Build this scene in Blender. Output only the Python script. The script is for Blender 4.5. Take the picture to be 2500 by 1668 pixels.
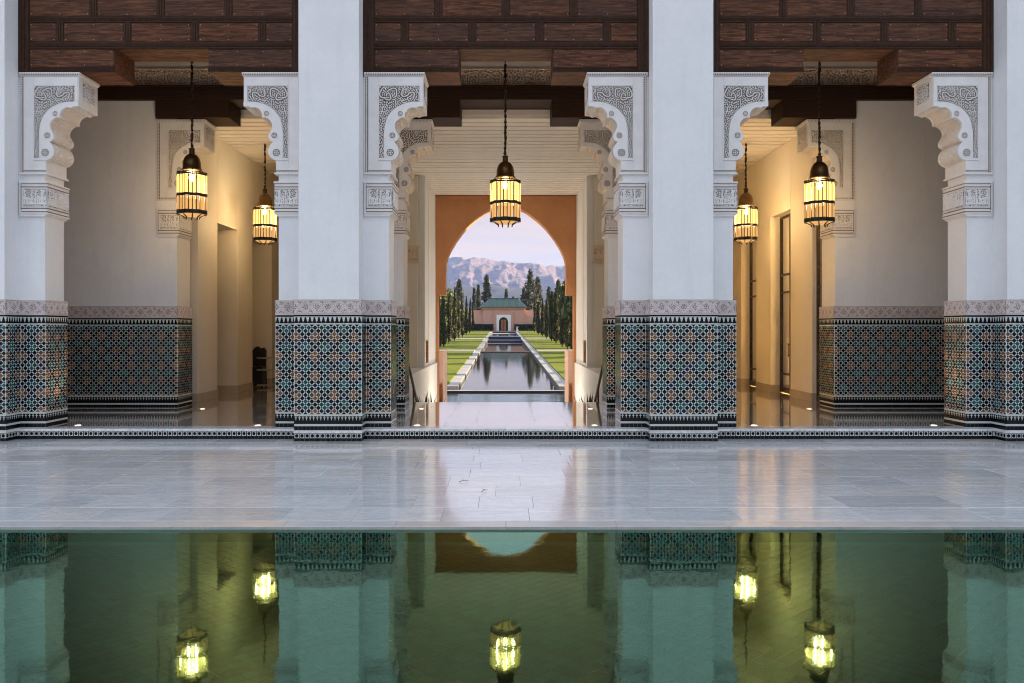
import bpy, math, random
import numpy as np
from mathutils import Vector, Matrix

PI = math.pi
RND = random.Random(11)
for o in list(bpy.data.objects):
    bpy.data.objects.remove(o)
SC = bpy.context.scene
COL = SC.collection

# ------------------------------------------------------------------ camera
EYE = 1.45
cd = bpy.data.cameras.new('camera')
cam = bpy.data.objects.new('camera', cd)
COL.objects.link(cam)
cam.location = (0, 0, EYE)
cam.rotation_euler = (PI / 2, 0, 0)
cd.sensor_width = 36
cd.lens = 29.995
cd.shift_x = 0.00596
cd.shift_y = -0.0115
cd.clip_start = 0.05
cd.clip_end = 30000
SC.camera = cam

# ------------------------------------------------------------------ world, sun, exposure
SUN_EL, SUN_ROT = math.radians(13), math.radians(77)
w = bpy.data.worlds.new('World')
SC.world = w
w.use_nodes = True
nt = w.node_tree
nt.nodes.clear()
wo = nt.nodes.new('ShaderNodeOutputWorld')
bg = nt.nodes.new('ShaderNodeBackground')
sky = nt.nodes.new('ShaderNodeTexSky')
sky.sky_type = 'NISHITA'
sky.sun_disc = False
sky.sun_elevation = SUN_EL
sky.sun_rotation = SUN_ROT
sky.air_density = 1.0
sky.dust_density = 0.6
sky.ozone_density = 2.0
geo = nt.nodes.new('ShaderNodeTexCoord')
sep = nt.nodes.new('ShaderNodeSeparateXYZ')
nt.links.new(geo.outputs['Generated'], sep.inputs[0])
ramp = nt.nodes.new('ShaderNodeValToRGB')          # dusk band: rose near the horizon all the way round
ramp.color_ramp.elements[0].position = 0.0
ramp.color_ramp.elements[0].color = (0.85, 0.85, 0.85, 1)
ramp.color_ramp.elements[1].position = 1.0
ramp.color_ramp.elements[1].color = (0.7, 0.7, 0.7, 1)
nt.links.new(sep.outputs['Z'], ramp.inputs[0])
mp = nt.nodes.new('ShaderNodeMapping')
mp.inputs['Scale'].default_value = (1.5, 1.5, 14)
nt.links.new(geo.outputs['Generated'], mp.inputs[0])
nz = nt.nodes.new('ShaderNodeTexNoise')
nz.inputs['Scale'].default_value = 2.2
nz.inputs['Detail'].default_value = 5
nt.links.new(mp.outputs[0], nz.inputs['Vector'])
r2 = nt.nodes.new('ShaderNodeValToRGB')
SKYK = 2.15
r2.color_ramp.elements[0].position = 0.38
r2.color_ramp.elements[0].color = (0.76, 0.62, 0.66, 1)
r2.color_ramp.elements[1].position = 0.62
r2.color_ramp.elements[1].color = (1.12, 0.75, 0.60, 1)
nt.links.new(nz.outputs['Fac'], r2.inputs[0])
sc_ = nt.nodes.new('ShaderNodeVectorMath')
sc_.operation = 'SCALE'
sc_.inputs['Scale'].default_value = SKYK
veil = nt.nodes.new('ShaderNodeValToRGB')          # thin high veil: rose low down, pale blue overhead
veil.color_ramp.elements[0].position = 0.16
veil.color_ramp.elements[0].color = (0, 0, 0, 1)
veil.color_ramp.elements[1].position = 0.5
veil.color_ramp.elements[1].color = (1, 1, 1, 1)
nt.links.new(sep.outputs['Z'], veil.inputs[0])
mv = nt.nodes.new('ShaderNodeMix')
mv.data_type = 'RGBA'
nt.links.new(veil.outputs[0], mv.inputs['Factor'])
nt.links.new(r2.outputs[0], mv.inputs['A'])
mv.inputs['B'].default_value = (1.72, 1.90, 2.14, 1)
nt.links.new(mv.outputs['Result'], sc_.inputs[0])
mx = nt.nodes.new('ShaderNodeMix')
mx.data_type = 'RGBA'
nt.links.new(ramp.outputs[0], mx.inputs['Factor'])
nt.links.new(sky.outputs[0], mx.inputs['A'])
nt.links.new(sc_.outputs[0], mx.inputs['B'])
nt.links.new(mx.outputs['Result'], bg.inputs[0])
bg.inputs[1].default_value = 0.06
nt.links.new(bg.outputs[0], wo.inputs[0])

sd = bpy.data.lights.new('sun', 'SUN')
sd.energy = 5.0
sd.angle = math.radians(0.6)
sd.color = (1.0, 0.76, 0.50)
sun = bpy.data.objects.new('sun', sd)
COL.objects.link(sun)
sdir = Vector((math.sin(SUN_ROT) * math.cos(SUN_EL), math.cos(SUN_ROT) * math.cos(SUN_EL), math.sin(SUN_EL)))
sun.rotation_euler = sdir.to_track_quat('Z', 'Y').to_euler()
sun.location = (60, 30, 60)

SC.view_settings.view_transform = 'Standard'
SC.view_settings.look = 'None'
SC.view_settings.gamma = 1
SC.view_settings.use_curve_mapping = False
SC.view_settings.exposure = 2.55
SC.render.engine = 'CYCLES'
cy = SC.cycles
cy.use_denoising = True
SC.render.filter_size = 1.1
cy.filter_width = 1.05
cy.denoising_prefilter = 'ACCURATE'
cy.denoising_input_passes = 'RGB_ALBEDO_NORMAL'
cy.max_bounces = 10
cy.diffuse_bounces = 5
cy.glossy_bounces = 5
cy.transparent_max_bounces = 16
cy.caustics_reflective = False
cy.caustics_refractive = False
cy.sample_clamp_indirect = 8

# ------------------------------------------------------------------ materials
MATS = {}
def nodes(name):
    m = bpy.data.materials.new(name)
    m.use_nodes = True
    t = m.node_tree
    MATS[name] = m
    return m, t, t.nodes['Principled BSDF']
def N(t, typ, **kw):
    n = t.nodes.new(typ)
    for k, v in kw.items():
        if hasattr(n, k): setattr(n, k, v)
        else: n.inputs[k].default_value = v
    return n
def mapped(t, scale=(1, 1, 1), coord='Object'):
    tc = N(t, 'ShaderNodeTexCoord')
    m = N(t, 'ShaderNodeMapping')
    m.inputs['Scale'].default_value = scale
    t.links.new(tc.outputs[coord], m.inputs[0])
    return m.outputs[0]
def ramp_node(t, fac, stops):
    r = N(t, 'ShaderNodeValToRGB')
    el = r.color_ramp.elements
    el[0].position, el[0].color = stops[0][0], (*stops[0][1], 1)
    el[1].position, el[1].color = stops[-1][0], (*stops[-1][1], 1)
    for p, c in stops[1:-1]:
        x = el.new(p); x.color = (*c, 1)
    t.links.new(fac, r.inputs[0])
    return r.outputs[0]
def bump(t, b, h, strength=0.2, dist=0.01):
    n = N(t, 'ShaderNodeBump')
    n.inputs['Strength'].default_value = strength
    n.inputs['Distance'].default_value = dist
    t.links.new(h, n.inputs['Height'])
    t.links.new(n.outputs[0], b.inputs['Normal'])
def mixc(t, a, b, fac, mode='MIX'):
    m = N(t, 'ShaderNodeMix', data_type='RGBA', blend_type=mode)
    for s, v in (('A', a), ('B', b), ('Factor', fac)):
        if isinstance(v, (int, float)): m.inputs[s].default_value = v
        elif isinstance(v, tuple): m.inputs[s].default_value = (*v, 1)
        else: t.links.new(v, m.inputs[s])
    return m.outputs['Result']
def noise_mat(name, c0, c1, scale=4, rough=0.6, bstr=0.15, bscale=60, stretch=(1, 1, 1), spec=0.4, detail=6, metallic=0, world=False):
    m, t, b = nodes(name)
    co = mapped(t, stretch)
    if world:
        g = N(t, 'ShaderNodeNewGeometry'); co = g.outputs['Position']
    n = N(t, 'ShaderNodeTexNoise', Scale=scale, Detail=detail, Roughness=0.6)
    t.links.new(co, n.inputs['Vector'])
    t.links.new(ramp_node(t, n.outputs['Fac'], [(0.3, c0), (0.7, c1)]), b.inputs['Base Color'])
    b.inputs['Roughness'].default_value = rough
    b.inputs['Specular IOR Level'].default_value = spec
    b.inputs['Metallic'].default_value = metallic
    if bstr:
        n2 = N(t, 'ShaderNodeTexNoise', Scale=bscale, Detail=4)
        t.links.new(co, n2.inputs['Vector'])
        bump(t, b, n2.outputs['Fac'], bstr, 0.01)
    return m
def plaster(name, c0, c1, streak):
    m, t, b = nodes(name)
    g = N(t, 'ShaderNodeNewGeometry'); P = g.outputs['Position']
    n = N(t, 'ShaderNodeTexNoise', Scale=0.9, Detail=7, Roughness=0.62); t.links.new(P, n.inputs['Vector'])
    c = ramp_node(t, n.outputs['Fac'], [(0.3, c0), (0.7, c1)])
    mp2 = N(t, 'ShaderNodeMapping'); mp2.inputs['Scale'].default_value = (3.0, 3.0, 0.25); t.links.new(P, mp2.inputs[0])
    n2 = N(t, 'ShaderNodeTexNoise', Scale=1.6, Detail=6, Roughness=0.7); t.links.new(mp2.outputs[0], n2.inputs['Vector'])
    st = ramp_node(t, n2.outputs['Fac'], [(0.52, (1, 1, 1)), (0.75, (streak, streak, streak * 0.985))])
    c = mixc(t, c, st, 1.0, 'MULTIPLY')
    n4 = N(t, 'ShaderNodeTexNoise', Scale=14, Detail=5, Roughness=0.7); t.links.new(P, n4.inputs['Vector'])
    c = mixc(t, c, ramp_node(t, n4.outputs['Fac'], [(0.3, (0.97, 0.97, 0.97)), (0.7, (1.02, 1.02, 1.02))]), 1.0, 'MULTIPLY')
    t.links.new(c, b.inputs['Base Color']); b.inputs['Roughness'].default_value = 0.7; b.inputs['Specular IOR Level'].default_value = 0.25
    n3 = N(t, 'ShaderNodeTexNoise', Scale=5, Detail=7, Roughness=0.6); t.links.new(P, n3.inputs['Vector']); bump(t, b, n3.outputs['Fac'], 0.12, 0.02)
plaster('plaster', (0.745, 0.755, 0.765), (0.83, 0.83, 0.825), 0.93)
noise_mat('warm_plaster', (0.70, 0.655, 0.575), (0.76, 0.715, 0.635), 1.1, 0.6, 0.08, 30, spec=0.3)
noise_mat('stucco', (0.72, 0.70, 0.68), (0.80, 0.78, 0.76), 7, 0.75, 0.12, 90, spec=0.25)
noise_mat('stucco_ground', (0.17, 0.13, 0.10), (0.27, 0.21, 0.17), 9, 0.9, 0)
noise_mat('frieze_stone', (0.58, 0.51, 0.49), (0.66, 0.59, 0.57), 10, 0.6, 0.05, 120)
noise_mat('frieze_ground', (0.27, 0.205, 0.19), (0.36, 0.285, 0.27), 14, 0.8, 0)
noise_mat('sand_stucco', (0.66, 0.54, 0.41), (0.74, 0.62, 0.49), 8, 0.8, 0.1, 90)
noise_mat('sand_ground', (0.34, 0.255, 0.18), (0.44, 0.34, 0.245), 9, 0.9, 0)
plaster('terracotta', (0.40, 0.18, 0.075), (0.55, 0.265, 0.125), 0.88)
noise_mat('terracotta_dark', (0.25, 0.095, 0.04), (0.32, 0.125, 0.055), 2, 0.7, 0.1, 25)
noise_mat('parapet_pink', (0.76, 0.53, 0.43), (0.82, 0.59, 0.49), 1.5, 0.8, 0.05, 20)
noise_mat('pink_render', (0.56, 0.32, 0.245), (0.63, 0.37, 0.29), 1.5, 0.8, 0.05, 20)
noise_mat('ceiling_paint', (0.70, 0.655, 0.59), (0.75, 0.70, 0.64), 3, 0.5, 0.03, 30)
noise_mat('bronze', (0.035, 0.026, 0.018), (0.09, 0.06, 0.035), 12, 0.35, 0.2, 40, metallic=0.8)
noise_mat('dark_metal', (0.015, 0.014, 0.014), (0.03, 0.028, 0.026), 12, 0.4, 0.05, 40, metallic=0.5)
noise_mat('brass_dome', (0.13, 0.075, 0.03), (0.22, 0.13, 0.05), 9, 0.35, 0.15, 60, metallic=0.85)
noise_mat('pool_wall', (0.006, 0.035, 0.02), (0.01, 0.05, 0.03), 8, 0.25, 0)
noise_mat('pale_basin', (0.30, 0.46, 0.48), (0.40, 0.56, 0.57), 0.7, 0.7, 0)
noise_mat('wet_stone', (0.05, 0.052, 0.05), (0.09, 0.09, 0.085), 2, 0.4, 0)
noise_mat('navy_tile', (0.012, 0.02, 0.045), (0.025, 0.04, 0.075), 3, 0.3, 0)
noise_mat('kerb_stone', (0.22, 0.22, 0.22), (0.32, 0.315, 0.31), 1.2, 0.6, 0.1, 10)
noise_mat('bark', (0.05, 0.035, 0.025), (0.10, 0.07, 0.05), 8, 0.9, 0.3, 20)
noise_mat('black_leather', (0.008, 0.008, 0.009), (0.015, 0.014, 0.014), 8, 0.45, 0.1, 60)
noise_mat('pale_metal', (0.45, 0.43, 0.40), (0.55, 0.52, 0.48), 8, 0.3, 0, metallic=0.7)
noise_mat('dark_wood', (0.026, 0.013, 0.008), (0.05, 0.025, 0.014), 5, 0.6, 0.25, 30, stretch=(1, 1, 14), spec=0.15)
noise_mat('roof_green', (0.006, 0.04, 0.028), (0.015, 0.062, 0.042), 2, 0.35, 0)
noise_mat('skirting', (0.42, 0.36, 0.28), (0.50, 0.43, 0.34), 4, 0.25, 0)
noise_mat('path_stone', (0.22, 0.215, 0.21), (0.30, 0.295, 0.28), 1.0, 0.8, 0.1, 10)
noise_mat('beaded_wood', (0.034, 0.016, 0.009), (0.062, 0.03, 0.017), 6, 0.6, 0.2, 40, stretch=(3, 3, 3), spec=0.15)

def wood_mat(name, light):
    m, t, b = nodes(name)
    co = mapped(t, (1.2, 6, 16))
    oi = N(t, 'ShaderNodeObjectInfo')
    off = N(t, 'ShaderNodeVectorMath', operation='ADD')
    sc2 = N(t, 'ShaderNodeVectorMath', operation='SCALE'); sc2.inputs[0].default_value = (13, 7, 29)
    t.links.new(oi.outputs['Random'], sc2.inputs['Scale'])
    t.links.new(co, off.inputs[0]); t.links.new(sc2.outputs[0], off.inputs[1])
    n = N(t, 'ShaderNodeTexNoise', Scale=2.4, Detail=9, Roughness=0.68, Distortion=0.9)
    t.links.new(off.outputs[0], n.inputs['Vector'])
    k = light
    g = ramp_node(t, n.outputs['Fac'], [(0.25, (0.018 * k, 0.009 * k, 0.007 * k)), (0.46, (0.075 * k, 0.030 * k, 0.015 * k)), (0.60, (0.17 * k, 0.068 * k, 0.032 * k)), (0.8, (0.26 * k, 0.12 * k, 0.062 * k))])
    grey = ramp_node(t, n.outputs['Fac'], [(0.3, (0.018 * k, 0.014 * k, 0.014 * k)), (0.7, (0.085 * k, 0.05 * k, 0.04 * k))])
    n2 = N(t, 'ShaderNodeTexNoise', Scale=0.9, Detail=3)
    t.links.new(off.outputs[0], n2.inputs['Vector'])
    ad = N(t, 'ShaderNodeMath', operation='MULTIPLY_ADD'); ad.inputs[1].default_value = 0.5; 
    t.links.new(oi.outputs['Random'], ad.inputs[0])
    sb = N(t, 'ShaderNodeMath', operation='SUBTRACT'); sb.inputs[1].default_value = 0.5
    t.links.new(n2.outputs['Fac'], sb.inputs[0]); t.links.new(sb.outputs[0], ad.inputs[2]); ad.use_clamp = True
    c = mixc(t, g, grey, ad.outputs[0])
    # knots
    v = N(t, 'ShaderNodeTexVoronoi', Scale=5.0); 
    co3 = mapped(t, (1, 1, 2.2)); o3 = N(t, 'ShaderNodeVectorMath', operation='ADD')
    t.links.new(co3, o3.inputs[0]); t.links.new(sc2.outputs[0], o3.inputs[1]); t.links.new(o3.outputs[0], v.inputs['Vector'])
    kn = ramp_node(t, v.outputs['Distance'], [(0.05, (0.25, 0.25, 0.25)), (0.14, (1, 1, 1))])
    c = mixc(t, c, kn, 0.8, 'MULTIPLY')
    t.links.new(c, b.inputs['Base Color'])
    b.inputs['Roughness'].default_value = 0.62
    b.inputs['Specular IOR Level'].default_value = 0.15
    bump(t, b, n.outputs['Fac'], 0.35, 0.01)
    return m
wood_mat('panel_wood', 0.95)
wood_mat('soffit_wood', 1.25)

def glaze(name, c, var=0.35, rough=0.18):
    m, t, b = nodes(name)
    g = N(t, 'ShaderNodeNewGeometry')
    lo = tuple(x * (1 - var) for x in c); hi = tuple(x * (1 + var) for x in c)
    t.links.new(ramp_node(t, g.outputs['Random Per Island'], [(0.0, lo), (1.0, hi)]), b.inputs['Base Color'])
    b.inputs['Roughness'].default_value = rough
    b.inputs['Specular IOR Level'].default_value = 0.18
    return m
glaze('tile_white', (0.53, 0.575, 0.55), 0.1)
glaze('tile_black', (0.006, 0.0065, 0.009), 0.5)
glaze('tile_teal', (0.012, 0.078, 0.072), 0.6)
glaze('tile_orange', (0.165, 0.066, 0.02), 0.5)
glaze('tile_navy', (0.007, 0.012, 0.026), 0.5)
TM = ['tile_white', 'tile_black', 'tile_teal', 'tile_orange', 'tile_navy']

def marble(name, c0, c1, rough, tint, vein=(0.30, 0.31, 0.34), stretch=(0.8, 4.5, 1), ior=1.9, coat=0.35):
    m, t, b = nodes(name)
    tc = N(t, 'ShaderNodeTexCoord'); mpn = N(t, 'ShaderNodeMapping'); mpn.inputs['Scale'].default_value = stretch
    oi = N(t, 'ShaderNodeObjectInfo')
    off = N(t, 'ShaderNodeVectorMath', operation='ADD'); sc2 = N(t, 'ShaderNodeVectorMath', operation='SCALE'); sc2.inputs[0].default_value = (37, 11, 5)
    t.links.new(oi.outputs['Random'], sc2.inputs['Scale']); t.links.new(tc.outputs['Object'], mpn.inputs[0])
    t.links.new(mpn.outputs[0], off.inputs[0]); t.links.new(sc2.outputs[0], off.inputs[1])
    n = N(t, 'ShaderNodeTexNoise', Scale=2.2, Detail=8, Roughness=0.62, Distortion=1.2)
    t.links.new(off.outputs[0], n.inputs['Vector'])
    base = ramp_node(t, n.outputs['Fac'], [(0.28, c0), (0.72, c1)])
    n2 = N(t, 'ShaderNodeTexNoise', Scale=3.2, Detail=10, Roughness=0.7, Distortion=2.2)
    t.links.new(off.outputs[0], n2.inputs['Vector'])
    vm = ramp_node(t, n2.outputs['Fac'], [(0.46, (0, 0, 0)), (0.5, (0.5, 0.5, 0.5)), (0.54, (0, 0, 0))])
    c = mixc(t, base, vein, vm)
    tn = ramp_node(t, oi.outputs['Random'], tint)
    c = mixc(t, c, tn, 1.0, 'MULTIPLY')
    t.links.new(c, b.inputs['Base Color'])
    rr = N(t, 'ShaderNodeMapRange'); rr.inputs['To Min'].default_value = rough * 0.75; rr.inputs['To Max'].default_value = rough * 1.35
    t.links.new(n.outputs['Fac'], rr.inputs[0]); t.links.new(rr.outputs[0], b.inputs['Roughness'])
    n3 = N(t, 'ShaderNodeTexNoise', Scale=9, Detail=3); t.links.new(off.outputs[0], n3.inputs['Vector'])
    bump(t, b, n3.outputs['Fac'], 0.05, 0.01)
    b.inputs['Specular IOR Level'].default_value = 0.5
    b.inputs['IOR'].default_value = ior
    b.inputs['Coat Weight'].default_value = coat; b.inputs['Coat Roughness'].default_value = 0.05
    return m
TINT = [(0.0, (0.80, 0.825, 0.84)), (0.14, (0.99, 1.0, 1.02)), (0.4, (0.92, 0.92, 0.94)), (0.55, (1.04, 1.04, 1.04)), (0.75, (0.80, 0.82, 0.85)), (0.9, (1.04, 1.01, 0.99)), (1.0, (0.92, 0.885, 0.85))]
marble('marble_slab', (0.62, 0.63, 0.64), (0.86, 0.86, 0.865), 0.11, TINT)
marble('marble_floor', (0.38, 0.36, 0.34), (0.54, 0.515, 0.49), 0.05, TINT, ior=2.6, coat=1.0)
marble('marble_coping', (0.46, 0.45, 0.45), (0.60, 0.58, 0.57), 0.3, TINT, vein=(0.4, 0.38, 0.37))
noise_mat('grout', (0.16, 0.155, 0.15), (0.20, 0.195, 0.19), 6, 0.9, 0)

def pool_tile():
    m, t, b = nodes('pool_tile')
    oi = N(t, 'ShaderNodeObjectInfo'); g = N(t, 'ShaderNodeNewGeometry')
    s = N(t, 'ShaderNodeMath', operation='ADD'); t.links.new(oi.outputs['Random'], s.inputs[0]); t.links.new(g.outputs['Random Per Island'], s.inputs[1])
    f = N(t, 'ShaderNodeMath', operation='FRACT'); t.links.new(s.outputs[0], f.inputs[0])
    t.links.new(ramp_node(t, f.outputs[0], [(0.0, (0.004, 0.004, 0.0035)), (0.18, (0.008, 0.008, 0.006)), (0.26, (0.003, 0.03, 0.014)), (0.6, (0.004, 0.05, 0.026)), (1.0, (0.006, 0.08, 0.044))]), b.inputs['Base Color'])
    b.inputs['Roughness'].default_value = 0.3
pool_tile()
noise_mat('pool_grout', (0.07, 0.26, 0.15), (0.09, 0.30, 0.18), 6, 0.8, 0)

def water_mat(name, trans, refl, ior, rough, ripple=0.0, rscale=6, stretch=(1, 1, 1)):
    m, t, b = nodes(name)
    t.nodes.remove(b)
    out = [n for n in t.nodes if n.type == 'OUTPUT_MATERIAL'][0]
    tr = N(t, 'ShaderNodeBsdfTransparent'); tr.inputs[0].default_value = (*trans, 1)
    gl = N(t, 'ShaderNodeBsdfGlossy'); gl.inputs[0].default_value = (*refl, 1); gl.inputs['Roughness'].default_value = rough
    fr = N(t, 'ShaderNodeFresnel'); fr.inputs[0].default_value = ior
    mxs = N(t, 'ShaderNodeMixShader')
    t.links.new(fr.outputs[0], mxs.inputs[0]); t.links.new(tr.outputs[0], mxs.inputs[1]); t.links.new(gl.outputs[0], mxs.inputs[2])
    t.links.new(mxs.outputs[0], out.inputs[0])
    if ripple:
        co = mapped(t, stretch)
        n = N(t, 'ShaderNodeTexNoise', Scale=rscale, Detail=3)
        t.links.new(co, n.inputs['Vector'])
        bp = N(t, 'ShaderNodeBump'); bp.inputs['Strength'].default_value = ripple; bp.inputs['Distance'].default_value = 0.02
        t.links.new(n.outputs['Fac'], bp.inputs['Height'])
        t.links.new(bp.outputs[0], gl.inputs['Normal'])
    return m
water_mat('court_water', (0.62, 0.90, 0.75), (0.56, 1.0, 0.74), 2.55, 0.03, 0.03, 5, (1, 0.6, 1))
water_mat('garden_water', (0.45, 0.52, 0.50), (0.98, 1.0, 1.0), 4.0, 0.05, 0.05, 1.2, (1, 1, 1))
water_mat('ripple_water', (0.6, 0.86, 0.88), (0.82, 0.97, 1.0), 1.9, 0.10, 0.55, 1.6, (0.6, 2.0, 1))

def glass_mat():
    m, t, b = nodes('door_glass'); t.nodes.remove(b)
    out = [n for n in t.nodes if n.type == 'OUTPUT_MATERIAL'][0]
    tr = N(t, 'ShaderNodeBsdfTransparent'); tr.inputs[0].default_value = (0.96, 0.95, 0.92, 1)
    gl = N(t, 'ShaderNodeBsdfGlossy'); gl.inputs['Roughness'].default_value = 0.02
    fr = N(t, 'ShaderNodeFresnel'); fr.inputs[0].default_value = 1.45
    mxs = N(t, 'ShaderNodeMixShader')
    t.links.new(fr.outputs[0], mxs.inputs[0]); t.links.new(tr.outputs[0], mxs.inputs[1]); t.links.new(gl.outputs[0], mxs.inputs[2])
    t.links.new(mxs.outputs[0], out.inputs[0])
glass_mat()
def lamp_glass(name, col, strength):
    m, t, b = nodes(name); t.nodes.remove(b)
    out = [n for n in t.nodes if n.type == 'OUTPUT_MATERIAL'][0]
    tr = N(t, 'ShaderNodeBsdfTransparent'); tr.inputs[0].default_value = (1.0, 0.86, 0.6, 1)
    em = N(t, 'ShaderNodeEmission'); em.inputs[1].default_value = strength
    g = N(t, 'ShaderNodeNewGeometry')
    t.links.new(ramp_node(t, g.outputs['Random Per Island'], [(0, tuple(x * 0.6 for x in col)), (1, col)]), em.inputs[0])
    mxs = N(t, 'ShaderNodeMixShader'); mxs.inputs[0].default_value = 0.62
    t.links.new(tr.outputs[0], mxs.inputs[1]); t.links.new(em.outputs[0], mxs.inputs[2])
    t.links.new(mxs.outputs[0], out.inputs[0])
lamp_glass('tube_glass_upper', (1.0, 0.63, 0.19), 0.50)
lamp_glass('tube_glass_lower', (1.0, 0.56, 0.21), 0.20)
def emit(name, col, s):
    m, t, b = nodes(name)
    b.inputs['Base Color'].default_value = (0.8, 0.8, 0.8, 1)
    b.inputs['Emission Color'].default_value = (*col, 1)
    b.inputs['Emission Strength'].default_value = s
emit('bulb_glow', (1.0, 0.72, 0.34), 10)
emit('spot_glow', (1.0, 0.80, 0.55), 0.8)

def leaf_mat(name, c0, c1, trans=0.25):
    m, t, b = nodes(name)
    g = N(t, 'ShaderNodeNewGeometry'); oi = N(t, 'ShaderNodeObjectInfo')
    c = ramp_node(t, g.outputs['Random Per Island'], [(0, c0), (1, c1)])
    tn = ramp_node(t, oi.outputs['Random'], [(0, (0.8, 0.85, 0.8)), (1, (1.15, 1.1, 1.0))])
    c = mixc(t, c, tn, 1.0, 'MULTIPLY')
    t.links.new(c, b.inputs['Base Color']); b.inputs['Roughness'].default_value = 0.6
    tl = N(t, 'ShaderNodeBsdfTranslucent'); t.links.new(c, tl.inputs[0])
    mxs = N(t, 'ShaderNodeMixShader'); mxs.inputs[0].default_value = trans
    out = [n for n in t.nodes if n.type == 'OUTPUT_MATERIAL'][0]
    t.links.new(b.outputs[0], mxs.inputs[1]); t.links.new(tl.outputs[0], mxs.inputs[2]); t.links.new(mxs.outputs[0], out.inputs[0])
leaf_mat('cypress_leaf', (0.022, 0.032, 0.012), (0.095, 0.092, 0.036))
leaf_mat('conifer_leaf', (0.018, 0.03, 0.015), (0.07, 0.08, 0.04))
leaf_mat('broad_leaf', (0.03, 0.05, 0.012), (0.12, 0.15, 0.04))
leaf_mat('hedge_leaf', (0.012, 0.03, 0.016), (0.03, 0.055, 0.026))
leaf_mat('dark_plant', (0.008, 0.012, 0.006), (0.02, 0.03, 0.014))
def grass():
    m, t, b = nodes('grass')
    g = N(t, 'ShaderNodeNewGeometry')
    n = N(t, 'ShaderNodeTexNoise', Scale=0.6, Detail=8, Roughness=0.7); t.links.new(g.outputs['Position'], n.inputs['Vector'])
    t.links.new(ramp_node(t, n.outputs['Fac'], [(0.3, (0.085, 0.12, 0.014)), (0.7, (0.17, 0.185, 0.028))]), b.inputs['Base Color'])
    b.inputs['Roughness'].default_value = 0.9; b.inputs['Specular IOR Level'].default_value = 0.1
    n2 = N(t, 'ShaderNodeTexNoise', Scale=25, Detail=4); t.links.new(g.outputs['Position'], n2.inputs['Vector'])
    bump(t, b, n2.outputs['Fac'], 0.7, 0.06)
grass()
def mountain_mat():
    m, t, b = nodes('mountain_rock')
    g = N(t, 'ShaderNodeNewGeometry'); sp = N(t, 'ShaderNodeSeparateXYZ'); t.links.new(g.outputs['Position'], sp.inputs[0])
    n = N(t, 'ShaderNodeTexNoise', Scale=0.02, Detail=10, Roughness=0.72); t.links.new(g.outputs['Position'], n.inputs['Vector'])
    rock = ramp_node(t, n.outputs['Fac'], [(0.3, (0.045, 0.043, 0.05)), (0.7, (0.10, 0.088, 0.088))])
    a = N(t, 'ShaderNodeMath', operation='MULTIPLY_ADD'); a.inputs[1].default_value = 330; t.links.new(n.outputs['Fac'], a.inputs[0]); t.links.new(sp.outputs['Z'], a.inputs[2])
    mr = N(t, 'ShaderNodeMapRange'); mr.inputs[1].default_value = 300; mr.inputs[2].default_value = 380; t.links.new(a.outputs[0], mr.inputs[0])
    t.links.new(mixc(t, rock, (0.155, 0.105, 0.10), mr.outputs[0]), b.inputs['Base Color'])
    b.inputs['Roughness'].default_value = 0.9
    n3 = N(t, 'ShaderNodeTexNoise', Scale=0.03, Detail=8, Roughness=0.75); t.links.new(g.outputs['Position'], n3.inputs['Vector']); bump(t, b, n3.outputs['Fac'], 1.0, 38.0)
mountain_mat()
noise_mat('range_shade', (0.006, 0.009, 0.010), (0.02, 0.024, 0.024), 0.02, 0.95, 0, detail=8, world=True)  # dark tone stands for shade on the lower half of the mountains
def M(*names): return [MATS[n] for n in names]

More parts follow.
